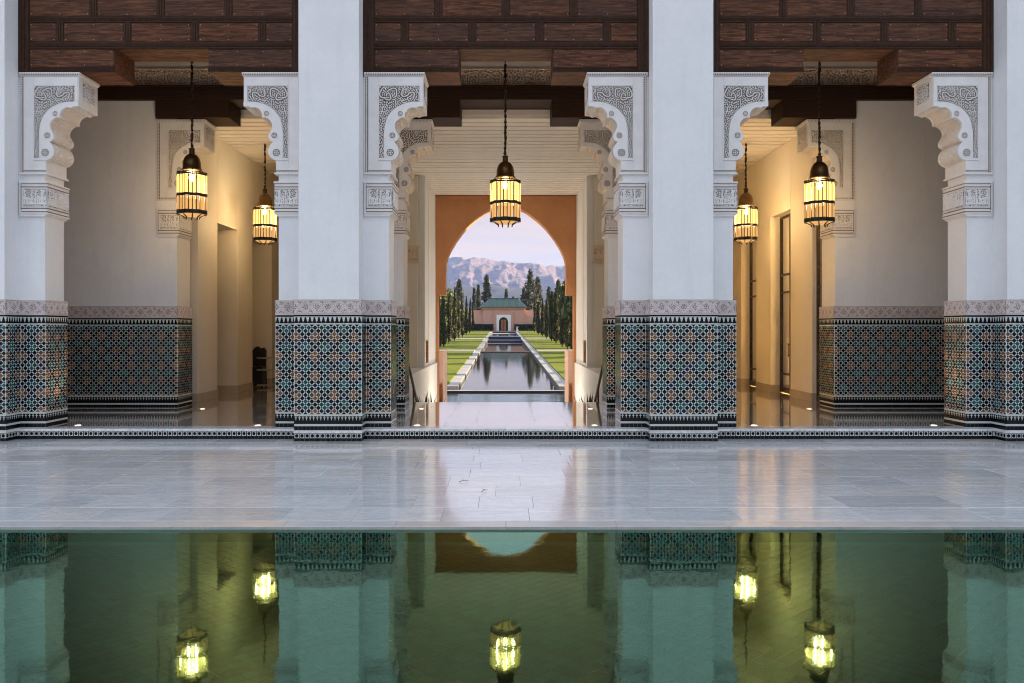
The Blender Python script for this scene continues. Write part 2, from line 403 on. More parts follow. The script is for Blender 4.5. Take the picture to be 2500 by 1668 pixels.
# ------------------------------------------------------------------ mesh builder
WLOC = {}
class MB:
    def __init__(s): s.v = []; s.f = []; s.m = []
    def add(s, vs, fs, m=0):
        n = len(s.v); s.v.extend(vs)
        s.f.extend([tuple(i + n for i in f) for f in fs]); s.m.extend([m] * len(fs))
    def box(s, x0, x1, y0, y1, z0, z1, m=0):
        s.add([(x0, y0, z0), (x1, y0, z0), (x1, y1, z0), (x0, y1, z0), (x0, y0, z1), (x1, y0, z1), (x1, y1, z1), (x0, y1, z1)],
              [(0, 3, 2, 1), (4, 5, 6, 7), (0, 1, 5, 4), (1, 2, 6, 5), (2, 3, 7, 6), (3, 0, 4, 7)], m)
    def prism(s, poly, a, b, axis='y', m=0):
        n = len(poly)
        if axis == 'y': P = lambda p, q: (p[0], q, p[1])
        elif axis == 'x': P = lambda p, q: (q, p[0], p[1])
        else: P = lambda p, q: (p[0], p[1], q)
        vs = [P(p, a) for p in poly] + [P(p, b) for p in poly]
        fs = [tuple(range(n)), tuple(range(2 * n - 1, n - 1, -1))] + [(i, i + n, (i + 1) % n + n, (i + 1) % n) for i in range(n)]
        s.add(vs, fs, m)
    def lathe(s, prof, n=16, c=(0, 0, 0), m=0, lobes=0, amp=0):
        vs = []; fs = []
        for r, z in prof:
            for k in range(n):
                a = 2 * PI * k / n
                rr = r * (1 + amp * math.cos(lobes * a)) if lobes else r
                vs.append((c[0] + rr * math.cos(a), c[1] + rr * math.sin(a), c[2] + z))
        for j in range(len(prof) - 1):
            for k in range(n):
                fs.append((j * n + k, j * n + (k + 1) % n, (j + 1) * n + (k + 1) % n, (j + 1) * n + k))
        fs.append(tuple(range(n - 1, -1, -1))); fs.append(tuple(range((len(prof) - 1) * n, len(prof) * n)))
        s.add(vs, fs, m)
    def tube(s, pts, r, n=8, m=0):
        pts = [Vector(p) for p in pts]; vs = []; fs = []
        for i, p in enumerate(pts):
            d = (pts[min(i + 1, len(pts) - 1)] - pts[max(i - 1, 0)]).normalized()
            u = d.cross(Vector((0, 0, 1))); u = Vector((1, 0, 0)) if u.length < 1e-4 else u.normalized()
            v = d.cross(u); rr = r[i] if isinstance(r, (list, tuple)) else r
            for k in range(n):
                a = 2 * PI * k / n
                vs.append(tuple(p + (u * math.cos(a) + v * math.sin(a)) * rr))
        for i in range(len(pts) - 1):
            for k in range(n):
                fs.append((i * n + k, i * n + (k + 1) % n, (i + 1) * n + (k + 1) % n, (i + 1) * n + k))
        fs.append(tuple(range(n))); fs.append(tuple(range((len(pts) - 1) * n, len(pts) * n))[::-1])
        s.add(vs, fs, m)
    def mirror(s):
        o = MB(); o.v = [(-x, y, z) for x, y, z in s.v]; o.f = [f[::-1] for f in s.f]; o.m = list(s.m); return o
    def mesh(s, name, mats, smooth=False):
        me = bpy.data.meshes.new(name); me.from_pydata(s.v, [], s.f)
        for m in mats: me.materials.append(m)
        me.polygons.foreach_set('material_index', s.m)
        if smooth: me.polygons.foreach_set('use_smooth', [True] * len(s.f))
        me.update(); return me
    def build(s, name, mats, parent=None, loc=(0, 0, 0), smooth=False, bevel=0):
        return link(name, s.mesh(name, mats, smooth), parent, loc, bevel)
def link(name, me, parent=None, loc=(0, 0, 0), bevel=0):
    o = bpy.data.objects.new(name, me); COL.objects.link(o)
    attach(o, parent, loc)
    if bevel:
        b = o.modifiers.new('bevel', 'BEVEL'); b.width = bevel; b.segments = 2; b.limit_method = 'ANGLE'; b.angle_limit = math.radians(40)
    return o
def attach(o, parent, loc):
    """loc is in world space; the parent chain only translates"""
    o.location = loc; WLOC[o.name] = Vector(loc)
    if parent is not None:
        o.parent = parent; o.matrix_parent_inverse = Matrix.Translation(-WLOC[parent.name])
def tag(o, label, cat, group=None, kind=None):
    o['label'] = label; o['category'] = cat
    if group: o['group'] = group
    if kind: o['kind'] = kind
    return o
def thing(name, label, cat, loc=(0, 0, 0), group=None):
    o = bpy.data.objects.new(name, None); COL.objects.link(o); o.empty_display_size = 0.2
    o.location = loc; WLOC[o.name] = Vector(loc)
    return tag(o, label, cat, group)
def struct(o, label=None):
    o['kind'] = 'structure'
    if label: o['label'] = label
    return o
def stuff(o): o['kind'] = 'stuff'; return o
def copy_tree(root, loc, label, group=None):
    r = root.copy(); COL.objects.link(r); r.location = loc; WLOC[r.name] = Vector(loc); r['label'] = label
    if group: r['group'] = group
    def rec(src, dst):
        for ch in src.children:
            c = ch.copy(); COL.objects.link(c); inv = ch.matrix_parent_inverse.copy(); c.parent = dst; c.matrix_parent_inverse = inv
            rec(ch, c)
    rec(root, r); return r
def copy_part(root, parent, offset):
    """another copy of a part (and its sub-parts) under another thing, moved by offset in world space"""
    c = root.copy(); COL.objects.link(c)
    attach(c, parent, WLOC[root.name] + Vector(offset))
    base = WLOC[c.name]
    for ch in root.children:
        k = ch.copy(); COL.objects.link(k); k.parent = c; k.matrix_parent_inverse = Matrix.Translation(-base)
        k.location = WLOC[ch.name] + Vector(offset); WLOC[k.name] = Vector(k.location)
    return c

# ------------------------------------------------------------------ carving fields
def band_noise(nx, ny, cell, wl, seed, stretch=(1, 1), bw=0.28):
    rg = np.random.RandomState(seed)
    f = np.fft.fft2(rg.randn(ny, nx))
    kx = np.fft.fftfreq(nx, cell)[None, :] * stretch[0]; ky = np.fft.fftfreq(ny, cell)[:, None] * stretch[1]
    k = np.sqrt(kx ** 2 + ky ** 2) * wl
    g = np.real(np.fft.ifft2(f * np.exp(-((k - 1) / bw) ** 2)))
    return g / g.std()
def scrolls(nx, ny, cell, n, seed, wl=0.03):
    rg = np.random.RandomState(seed)
    x = np.arange(nx)[None, :] * cell; y = np.arange(ny)[:, None] * cell
    out = np.zeros((ny, nx)); wsum = np.zeros((ny, nx))
    for _ in range(n):
        cx, cyy, R0 = rg.uniform(0, nx * cell), rg.uniform(0, ny * cell), rg.uniform(0.025, 0.055)
        r = np.hypot(x - cx, y - cyy); a = np.arctan2(y - cyy, x - cx)
        wgt = np.exp(-(r / R0) ** 4)
        out += wgt * np.sin(2 * PI * r / wl - a * rg.choice([-1, 1])) * 1.6; wsum = np.maximum(wsum, wgt)
    return out, wsum
def sm(x, a, b):
    t = np.clip((x - a) / (b - a), 0, 1); return t * t * (3 - 2 * t)
def arabesque(nx, ny, cell, seed, wl=0.034, nsc=10):
    g = band_noise(nx, ny, cell, wl, seed)
    s, wgt = scrolls(nx, ny, cell, nsc, seed + 1, wl * 0.95)
    g = g * (1 - wgt) + s * wgt
    return sm(g, -0.5, 0.35)
def kufic(nx, ny, cell, seed):
    rg = random.Random(seed); h = np.zeros((ny, nx))
    def bar(x0, x1, y0, y1):
        h[max(0, int(y0 / cell)):int(y1 / cell) + 1, max(0, int(x0 / cell)):int(x1 / cell) + 1] = 1
    W, H = nx * cell, ny * cell
    bar(0, W, H * 0.12, H * 0.18)
    x = 0.012
    while x < W - 0.012:
        top = rg.choice([0.92, 0.92, 0.6, 0.45, 0.92]) * H
        bar(x, x + 0.011, H * 0.12, top)
        if rg.random() < 0.6: bar(x, x + 0.03, top - 0.011, top)
        if rg.random() < 0.5: bar(x - 0.012, x + 0.02, H * 0.42, H * 0.48)
        x += rg.uniform(0.021, 0.032)
    a = arabesque(nx, ny, cell, seed + 5, 0.024, 4) * 0.95
    return np.maximum(h, a * (1 - h))
def relief(mb, org, ux, nrm, W, H, h, amp, base, mg=0, mw=1, thr=0.4, mask=None):
    """height field standing on the vertical rectangle org + ux*[0,W] + z*[0,H]"""
    ny, nx = h.shape
    X, Z = np.meshgrid(np.linspace(0, W, nx), np.linspace(0, H, ny))
    d = base + amp * h
    P = np.stack([org[0] + ux[0] * X + nrm[0] * d, org[1] + ux[1] * X + nrm[1] * d, org[2] + Z], -1).reshape(-1, 3)
    idx = np.arange(nx * ny).reshape(ny, nx)
    q = np.stack([idx[:-1, :-1], idx[:-1, 1:], idx[1:, 1:], idx[1:, :-1]], -1).reshape(-1, 4)
    hm = (h[:-1, :-1] + h[1:, 1:] + h[:-1, 1:] + h[1:, :-1]).reshape(-1) / 4
    if mask is not None:
        cx = (X[:-1, :-1] + X[1:, 1:]).reshape(-1) / 2; cz = (Z[:-1, :-1] + Z[1:, 1:]).reshape(-1) / 2
        ok = mask(cx, cz); q = q[ok]; hm = hm[ok]
        used = np.unique(q); rm = np.full(nx * ny, -1); rm[used] = np.arange(len(used)); P = P[used]; q = rm[q]
    n = len(mb.v)
    mb.v.extend(map(tuple, P.tolist())); mb.f.extend(map(tuple, (q + n).tolist()))
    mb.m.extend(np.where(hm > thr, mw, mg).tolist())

# ------------------------------------------------------------------ zellige dado
JR = random.Random(3)
def zell_segment(mb, p0, p1, low, seed):
    """tiles on the vertical face p0->p1 (plan points); outward normal is (dy,-dx)"""
    d = Vector((p1[0] - p0[0], p1[1] - p0[1])); L = d.length; d /= L
    n = (d.y, -d.x)
    def P(x, z, h): x = min(max(x, 0), L); return (p0[0] + d.x * x + n[0] * h, p0[1] + d.y * x + n[1] * h, z)
    def poly(pts, m, h=0.0025):
        k = len(pts)
        mb.add([P(x, z, h) for x, z in pts] + [P(x, z, 0.0) for x, z in pts],
               [tuple(range(k))] + [(i, (i + 1) % k, (i + 1) % k + k, i + k) for i in range(k)], m)
    def rect(x0, x1, z0, z1, m, h=0.0025): poly([(x0, z0), (x1, z0), (x1, z1), (x0, z1)], m, h)
    z0, z1 = 0.236, 1.525
    u = (z1 - z0) / 28.0
    ni = int(L / u) + 1; off = (L - ni * u) / 2
    hd = u * 0.77; hs = u * 0.2
    for i in range(-1, ni + 2):
        for j in range(0, 29):
            x, z = off + i * u, z0 + j * u
            if x < -hd * 0.5 or x > L + hd * 0.5: continue
            if (i + j) % 2 == 0:
                a, b = (i - 1) % 6, j % 6
                a2, b2 = (i + 2) % 6, (j + 3) % 6
                def near(p, q): return (p in (1, 5) and q == 0) or (p == 0 and q in (1, 5))
                m = 3 if near(a, b) else (2 if near(a2, b2) else (4 if (i * 7 + j * 3) % 5 < 2 else 1))
                zz = [max(z0, min(z1, t)) for t in (z - hd, z, z + hd, z)]
                jx, k1, k2 = JR.uniform(-.0008, .0008), JR.uniform(.94, 1.02), JR.uniform(.0015, .004)
                poly([(x + jx, zz[0]), (x + jx + hd * k1, zz[1]), (x + jx, zz[2]), (x + jx - hd * k1, zz[3])], m, k2)
            else:
                if 0 < j < 28 and hs < x < L - hs:
                    rect(x - hs, x + hs, z - hs, z + hs, 4 if j % 2 else 1)
    # merlons
    rect(0, L, 1.641, 1.663, 1)
    s = L / max(1, round(L / 0.0645)); k = int(round(L / s))
    for i in range(k):
        c = (i + 0.5) * s; b = 1.545; q = s * 0.5
        poly([(c - q * 0.95, b), (c + q * 0.95, b), (c + q * 0.95, b + 0.022), (c + q * 0.6, b + 0.03), (c + q * 0.6, b + 0.048), (c + q * 0.42, b + 0.06), (c + q * 0.36, b + 0.085), (c - q * 0.36, b + 0.085), (c - q * 0.42, b + 0.06), (c - q * 0.6, b + 0.048), (c - q * 0.6, b + 0.03), (c - q * 0.95, b + 0.022)], 1)
    # drops: black field with white crosses
    rect(0, L, 0.096, 0.208, 1)
    s2 = L / max(1, round(L / 0.05)); k = int(round(L / s2))
    for i in range(k):
        c = (i + 0.5) * s2; q = s2 * 0.5
        rect(c - q * 0.16, c + q * 0.16, 0.150, 0.207, 0, 0.0038); rect(c - q * 0.62, c + q * 0.62, 0.180, 0.190, 0, 0.0036)
    for i in range(int(L / 0.055)):
        s3 = L / int(L / 0.055)
        rect(i * s3 + 0.001, (i + 1) * s3 - 0.001, 0.008, 0.065, 1)
    if low:
        s4 = L / max(1, round(L / 0.072)); k = int(round(L / s4))
        for i in range(k):
            c = (i + 0.5) * s4; r = min(s4, 0.07) * 0.36
            poly([(c + r * math.cos(a * PI / 5), -0.074 + r * math.sin(a * PI / 5)) for a in range(10)], 1)
            rect(i * s4 - 0.004, i * s4 + 0.004, -0.104, -0.044, 1)
            rect(i * s4 + 0.001, (i + 1) * s4 - 0.001, -0.151, -0.112, 1)
        rect(0, L, -0.110, -0.105, 1); rect(0, L, -0.043, -0.038, 1)
def frieze_segment(mb, p0, p1, z0, z1, seed):
    d = Vector((p1[0] - p0[0], p1[1] - p0[1])); L = d.length; d /= L
    n = (d.y, -d.x); cell = 0.0065
    nx, ny = max(8, int(L / cell)), int((z1 - z0) / cell)
    x = np.linspace(0, L, nx)[None, :]; z = np.linspace(0, z1 - z0, ny)[:, None]
    H = z1 - z0; per = L / max(1, round(L / 0.17))
    a = np.abs(((x / per + (z - H / 2) / per * 0.85) % 1) - 0.5) * per; b = np.abs(((x / per - (z - H / 2) / per * 0.85) % 1) - 0.5) * per
    line = np.minimum(a, b); line2 = np.abs(line - 0.022)
    h = np.maximum(sm(-line, -0.011, -0.004), 0.8 * sm(-line2, -0.009, -0.003))
    g = sm(band_noise(nx, ny, cell, 0.026, seed), -0.5, 0.4) * 0.75
    h = np.maximum(h, g * (1 - h))
    edge = np.minimum(z, H - z) + 0 * x
    h = np.where(edge < 0.022, 1.0, h); h = np.where((edge > 0.009) & (edge < 0.015), 0.0, h)
    relief(mb, (p0[0], p0[1], z0), (d.x, d.y), n, L, H, h, 0.009, 0.001, 0, 1, 0.42)
def make_dado(parent, path, boxes, lows, seed, org):
    core = MB()
    for bx in boxes: core.box(*bx)
    core.build('dado', M('tile_white'), parent, org)
    t = MB(); f = MB()
    for i in range(len(path) - 1):
        zell_segment(t, path[i], path[i + 1], i in lows, seed + i)
        frieze_segment(f, path[i], path[i + 1], 1.668, 1.886, seed + 40 + i)
    stuff(t.build('zellige_tiles', M(*TM), parent, org))
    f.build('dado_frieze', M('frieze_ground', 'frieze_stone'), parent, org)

# ------------------------------------------------------------------ corbel and capital (front pillar, local origin on the pillar axis)
FY = 12.67
def px(x, y): return ((x - 405) / 644.0, 5.256 - (y - 70) / 644.0)
def smooth_curve(pts, sub=4):
    out = []
    for i in range(len(pts) - 1):
        p0, p1, p2, p3 = pts[max(i - 1, 0)], pts[i], pts[i + 1], pts[min(i + 2, len(pts) - 1)]
        for k in range(sub):
            t = k / sub
            out.append(tuple(0.5 * ((2 * p1[a]) + (-p0[a] + p2[a]) * t + (2 * p0[a] - 5 * p1[a] + 4 * p2[a] - p3[a]) * t * t + (-p0[a] + 3 * p1[a] - 3 * p2[a] + p3[a]) * t ** 3) for a in (0, 1)))
    out.append(pts[-1]); return out
SCAL = [[(430, 905), (462, 890), (490, 860), (500, 820), (488, 770), (455, 727)],
        [(455, 727), (482, 714), (497, 690), (495, 660), (480, 630), (464, 592), (466, 552), (490, 517), (528, 497), (560, 500)],
        [(560, 500), (557, 470), (574, 430), (602, 407), (634, 398), (660, 406)], [(660, 406), (690, 391), (735, 388)]]
ARC = [(690, 345), (600, 350), (500, 385), (430, 440), (385, 510), (365, 590), (358, 680), (360, 880)]
def build_corbel(parent, sg):
    OX = 0.82
    scal = []
    for s in SCAL: scal += smooth_curve(s)[:-1]
    scal.append((735, 388))
    L0 = 170
    out = [px(L0, 1035), px(425, 1035), px(425, 905)] + [px(*p) for p in scal] + [px(735, 70), px(L0, 70)]
    body = MB(); body.prism([(OX + u, z) for u, z in out], -0.02, 0.565)
    # cornice on top and collar below
    c = lambda x: OX + (x - 405) / 644.0
    body.box(c(L0) - 0.0, c(750), -0.045, 0.59, 5.222, 5.262); body.box(c(L0), c(742), -0.033, 0.58, 5.205, 5.2215)
    body.box(c(L0), c(440), -0.045, 0.59, 3.752, 3.778)
    arc = smooth_curve(ARC)
    band = [px(*p) for p in arc] + [px(430, 905)] + [px(*p) for p in scal] + [px(735, 345)]
    body.prism([(OX + u, z) for u, z in band], -0.036, -0.0205)
    inner = [(a + 16, b + 16) for a, b in arc[2:-6]]
    # raised plain fields round the carving
    for a, b, c0, d0 in ((212, 305, 112, 998), (305, 728, 112, 188), (698, 728, 188, 344), (305, 425, 912, 998)):
        (u0, z1), (u1, z0) = px(a, c0), px(b, d0)
        body.box(OX + u0, OX + u1, -0.033, -0.0205, z0, z1)
    (u0, z1), (u1, z0) = px(305, 882), px(430, 908)
    body.box(OX + u0, OX + u1, -0.040, -0.0205, z0, z1)
    for a, b, c0, d0 in ((303, 312, 188, 884), (303, 698, 186, 195)):
        (u0, z1), (u1, z0) = px(a, c0), px(b, d0)
        body.box(OX + u0, OX + u1, -0.041, -0.034, z0, z1)
    if sg < 0: body = body.mirror()
    o = body.build('corbel', M('stucco'), parent, (0, FY, 0), bevel=0.004)
    W0, H0 = (690 - 312) / 644.0, (880 - 197) / 644.0
    cell = 0.0052; nx, ny = int(W0 / cell), int(H0 / cell)
    h = arabesque(nx, ny, cell, 23, 0.029, 22)
    # a big leaf scroll in the upper corner
    x = np.linspace(312, 690, nx)[None, :]; y = np.linspace(880, 197, ny)[:, None]
    for cx, cyy, r0, a0 in ((372, 262, 52, 2.6), (440, 262, 44, -1.0), (395, 300, 30, 0.8), (560, 262, 34, 2.2), (620, 285, 30, -0.8)):
        r = np.hypot(x - cx, y - cyy); aa = np.arctan2(y - cyy, x - cx); arcm = (np.cos(aa - a0) > -0.35); wv = r0 * (1 + 0.12 * np.cos(3 * (aa - a0))); ring = sm(-np.abs(r - wv), -10, -3) * arcm; h = np.maximum(h * ((np.abs(r - wv) > 15) | ~arcm), ring)
    ax = np.array([p[0] for p in arc]); ay = np.array([p[1] for p in arc])
    def mask(cx, cz):
        X = 312 + cx * 644; Y = 880 - cz * 644
        lim = np.interp(Y, ay, ax); return (Y < 345) | (X < lim - 4)
    cv = MB(); u, z = px(312, 880)
    relief(cv, (OX + u, 0, z), (1, 0), (0, -1), W0, H0, h, 0.021, 0.0210, 0, 1, 0.45, mask)
    # end of the arm
    W1, H1 = 0.36, 0.25; nx, ny = int(W1 / 0.008), int(H1 / 0.008)
    relief(cv, (OX + px(735, 0)[0], 0.10, 4.90), (0, 1), (1, 0), W1, H1, arabesque(nx, ny, 0.008, 33, 0.036, 4), 0.012, 0.002, 0, 1, 0.45)
    if sg < 0: cv = cv.mirror()
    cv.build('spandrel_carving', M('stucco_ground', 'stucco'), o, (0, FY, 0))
    # carved lattice running along the underside
    un = MB()
    pts = [px(*p) for p in scal[2:]]
    dist = 0
    nyy = 46; cellv = 0.5 / nyy
    P = []
    for i in range(len(pts) - 1):
        a, b = Vector(pts[i]), Vector(pts[i + 1]); seg = (b - a).length
        k = max(1, int(seg / 0.012))
        for j in range(k): P.append(a.lerp(b, j / k))
    g = sm(band_noise(nyy, len(P), 0.011, 0.035, 5), -0.3, 0.5)
    vs = []; fs = []; 
    for i, p in enumerate(P):
        q = (P[min(i + 1, len(P) - 1)] - P[max(i - 1, 0)]).normalized(); nn = Vector((q.y, -q.x))
        for j in range(nyy):
            dd = 0.001 + 0.007 * g[i, j]
            vs.append((OX + p.x + nn.x * dd, 0.02 + j * cellv, p.y + nn.y * dd))
    base = len(un.v); un.v += vs
    for i in range(len(P) - 1):
        for j in range(nyy - 1):
            un.f.append((i * nyy + j, i * nyy + j + 1, (i + 1) * nyy + j + 1, (i + 1) * nyy + j)); un.m.append(1 if g[i, j] > 0.35 else 0)
    if sg < 0: un = un.mirror()
    un.build('underside_lattice', M('sand_stucco', 'stucco'), o, (0, FY, 0))
    # braided border
    br = MB()
    def strip(x0, y0, x1, y1, yy):
        (u0, za), (u1, zb) = px(x0, y0), px(x1, y1)
        br.box(OX + u0, OX + u1, yy - 0.001, yy, zb, za, 0)
        horiz = abs(u1 - u0) > abs(za - zb); n = int((abs(u1 - u0) if horiz else abs(za - zb)) / 0.026)
        for i in range(n):
            t = (i + 0.5) / n
            cx = OX + (u0 + (u1 - u0) * t if horiz else (u0 + u1) / 2); cz = (za + zb) / 2 if horiz else za + (zb - za) * t
            hw = 0.0125; hh = 0.0125
            br.add([(cx, yy - 0.007, cz - hh), (cx + hw, yy - 0.007, cz), (cx, yy - 0.007, cz + hh), (cx - hw, yy - 0.007, cz), (cx, yy - 0.001, cz - hh), (cx + hw, yy - 0.001, cz), (cx, yy - 0.001, cz + hh), (cx - hw, yy - 0.001, cz)],
                   [(0, 1, 2, 3), (0, 4, 5, 1), (1, 5, 6, 2), (2, 6, 7, 3), (3, 7, 4, 0)], 1)
    strip(180, 80, 206, 1028, -0.0205); strip(206, 1002, 425, 1028, -0.0205)
    (u0, za), (u1, zb) = px(L0, 72), px(745, 92)
    strip(178, 74, 748, 94, -0.0455)
    if sg < 0: br = br.mirror()
    br.build('braid_border', M('stucco_ground', 'stucco'), o, (0, FY, 0))
    for cx, cyy, r in ((515, 460, 24), (440, 668, 28), (420, 832, 36)):
        u, z = px(cx, cyy); R = r / 644.0; rs = MB()
        def disc(r0, y0, y1, m, n=14):
            pts = [(u + OX + r0 * math.cos(2 * PI * k / n), z + r0 * math.sin(2 * PI * k / n)) for k in range(n)]
            rs.prism(pts, y0, y1, 'y', m)
        disc(R, -0.0385, -0.0365, 0)
        for k in range(8):
            a = 2 * PI * k / 8
            x, zz = u + OX + R * 0.58 * math.cos(a), z + R * 0.58 * math.sin(a); q = R * 0.2
            rs.prism([(x - q, zz), (x, zz - q), (x + q, zz), (x, zz + q)], -0.044, -0.0386, 'y', 1)
        disc(R * 0.25, -0.045, -0.0387, 1, 8)
        n = 16
        for k in range(n):
            a, b = 2 * PI * k / n, 2 * PI * (k + 1) / n
            q = [(u + OX + rr * math.cos(t), z + rr * math.sin(t)) for rr, t in ((R * 1.0, a), (R * 1.22, a), (R * 1.22, b), (R * 1.0, b))]
            rs.prism(q, -0.043, -0.0366, 'y', 1)
        if sg < 0: rs = rs.mirror()
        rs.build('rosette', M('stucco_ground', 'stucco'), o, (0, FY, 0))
    return o
def build_capital(parent, sg):
    OX = 0.82; x0, x1 = OX - 0.365, OX + 0.05
    b = MB()
    b.box(x0, x1, -0.035, 0.60, 3.17, 3.64)
    b.box(x0, x1 + 0.012, -0.047, 0.612, 3.622, 3.645); b.box(x0, x1 + 0.008, -0.043, 0.608, 3.168, 3.188)
    b.prism([(x0, 3.168), (x0, 3.128), (OX + 0.004, 3.128), (x1, 3.168)], -0.03, 0.595)
    pads = ((3.60, 3.612), (3.545, 3.556), (3.256, 3.267), (3.205, 3.216))
    for za, zb in pads:
        b.box(x0 + (0.05 if 3.23 < za < 3.58 else 0.012), x1 + 0.006, -0.041, 0.606, za, zb)
    b.box(x0 + 0.012, x0 + 0.024, -0.041, -0.0355, 3.216, 3.60); b.box(x0 + 0.05, x0 + 0.06, -0.041, -0.0355, 3.267, 3.545)
    if sg < 0: b = b.mirror()
    o = b.build('capital_block', M('stucco'), parent, (0, FY, 0), bevel=0.003)
    k = MB(); c = 0.0052
    W, H = x1 - x0 - 0.075, 0.25
    relief(k, (x0 + 0.067, 0, 3.281), (1, 0), (0, -1), W, H, kufic(int(W / c), int(H / c), c, 3), 0.012, 0.0355, 0, 1, 0.45)
    relief(k, (x1, -0.02, 3.281), (0, 1), (1, 0), 0.6, H, kufic(int(0.6 / 0.008), int(H / 0.008), 0.008, 9), 0.012, 0.001, 0, 1, 0.45)
    for za, zb in ((3.557, 3.572), (3.612, 3.621), (3.24, 3.255), (3.189, 3.204)):
        k.box(x0 + 0.03, x1 + 0.0035, -0.0385, 0.6035, za, zb, 0)
    k.box(x0 + 0.026, x0 + 0.036, -0.0385, -0.0352, 3.22, 3.60, 0)
    if sg < 0: k = k.mirror()
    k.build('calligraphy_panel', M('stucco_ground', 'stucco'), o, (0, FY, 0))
    return o

# ================================================================== SETTING: court, pool, platform
PLZ = -0.152
WAT = -0.176
b = MB(); b.box(-40, 40, 7.15, 12.52, PLZ - 0.6, PLZ - 0.009); b.box(-40, -9.1, -30, 7.145, PLZ - 0.6, PLZ - 0.009); b.box(9.1, 40, -30, 7.145, PLZ - 0.6, PLZ - 0.009); b.box(-9.1, 9.1, -30, -5, PLZ - 0.6, PLZ - 0.009)
plaza = struct(b.build('plaza', M('grout')))
b = MB(); b.box(-40, -9.3, -30, 7.14, PLZ - 0.008, PLZ); b.box(9.3, 40, -30, 7.14, PLZ - 0.008, PLZ); b.box(-40, -9.75, 7.15, 12.5, PLZ - 0.008, PLZ); b.box(9.75, 40, 7.15, 12.5, PLZ - 0.008, PLZ); b.box(-9.3, 9.3, -30, -5.1, PLZ - 0.008, PLZ)
b.build('outer_paving', M('marble_slab'), plaza)
slab_cache = {}
def slab(parent, name, x0, x1, y0, y1, ztop, mat, th=0.03, gap=0.001, var=0.0):
    W, D = round(x1 - x0 - 2 * gap, 3), round(y1 - y0 - 2 * gap, 3)
    key = (name, W, D, mat)
    if key not in slab_cache:
        m = MB(); e = 0.002
        vs = []
        for z, ins in ((-th, 0), (-e, 0), (0, e)):
            vs += [(-W / 2 + ins, -D / 2 + ins, z), (W / 2 - ins, -D / 2 + ins, z), (W / 2 - ins, D / 2 - ins, z), (-W / 2 + ins, D / 2 - ins, z)]
        fs = [(8, 9, 10, 11)] + [(4 * k + i, 4 * k + (i + 1) % 4, 4 * k + 4 + (i + 1) % 4, 4 * k + 4 + i) for k in (0, 1) for i in range(4)]
        m.add(vs, fs); slab_cache[key] = m.mesh(name, M(mat))
    o = link(name, slab_cache[key], parent, ((x0 + x1) / 2, (y0 + y1) / 2, ztop + var))
    return o
rs = random.Random(5)
ys = [7.15]
while ys[-1] < 12.45: ys.append(ys[-1] + 0.535)
ys[-1] = 12.515
for r in range(len(ys) - 1):
    x = -9.75 + rs.uniform(-0.0, 0.0); lim = 9.75
    while x < lim - 0.01:
        wd = rs.choice([0.5, 0.6, 0.75, 0.75, 0.9, 1.05]); x2 = min(x + wd, lim)
        if lim - x2 < 0.3: x2 = lim
        o = slab(plaza, 'paving_slab', x, x2, ys[r], ys[r + 1], PLZ, 'marble_slab', var=rs.uniform(-0.0006, 0.0006))
        o.rotation_euler = (rs.uniform(-0.0006, 0.0006), rs.uniform(-0.0006, 0.0006), 0)
        x = x2
# pool basin
b = MB(); b.box(-9.1, 9.1, -5, 6.955, -1.0, -0.28, 0)
b.box(-9.1, 9.1, 6.955, 7.145, -1.0, PLZ - 0.036, 1); b.box(-9.1, -9.05, -5, 6.95, -0.28, PLZ - 0.02, 1); b.box(9.05, 9.1, -5, 6.95, -0.28, PLZ - 0.02, 1); b.box(-9.05, 9.05, -5.05, -5, -0.28, PLZ - 0.02, 1)
pool = struct(b.build('reflecting_pool', M('pool_grout', 'pool_wall')))
x = -9.1
while x < 9.1:
    x2 = min(x + 0.91, 9.1)
    slab(pool, 'coping_stone', x, x2, 6.94, 7.143, PLZ, 'marble_coping', th=0.034, gap=0.001)
    x = x2
T = 0.082
tm = MB(); q = T * 0.7071 - 0.0042
tm.add([(0, -q, 0), (q, 0, 0), (0, q, 0), (-q, 0, 0), (0, -q, -0.01), (q, 0, -0.01), (0, q, -0.01), (-q, 0, -0.01)], [(0, 1, 2, 3), (0, 4, 5, 1), (1, 5, 6, 2), (2, 6, 7, 3), (3, 7, 4, 0)])
tile_me = tm.mesh('pool_tile', M('pool_tile'))
cand = []
st = T * 0.7071
for i in range(-156, 157):
    for j in range(0, 120):
        if (i + j) % 2: continue
        X, Y = i * st, 0.2 + j * st
        if Y > 6.85 or abs(X) > 8.9: continue
        Dp = EYE + 0.27; u = X / Y * 1958 + 1161; v = 757 + Dp / Y * 1958
        vis = -60 < u < 2410 and v < 1640
        cand.append((0 if vis else 1, Y + abs(X) * 0.1, X, Y))
cand.sort()
rest = MB()
for k, (nv, _, X, Y) in enumerate(cand):
    if k < 300: link('pool_tile', tile_me, pool, (X, Y, -0.271))
    else: rest.add([(X + a, Y + c, -0.271 + d) for a, c, d in tm.v], tm.f)
stuff(rest.build('pool_tiles', M('pool_tile'), pool))
b = MB(); b.add([(-9.05, -5, WAT), (9.05, -5, WAT), (9.05, 6.953, WAT), (-9.05, 6.953, WAT)], [(0, 1, 2, 3)])
struct(b.build('pool_water', M('court_water')))
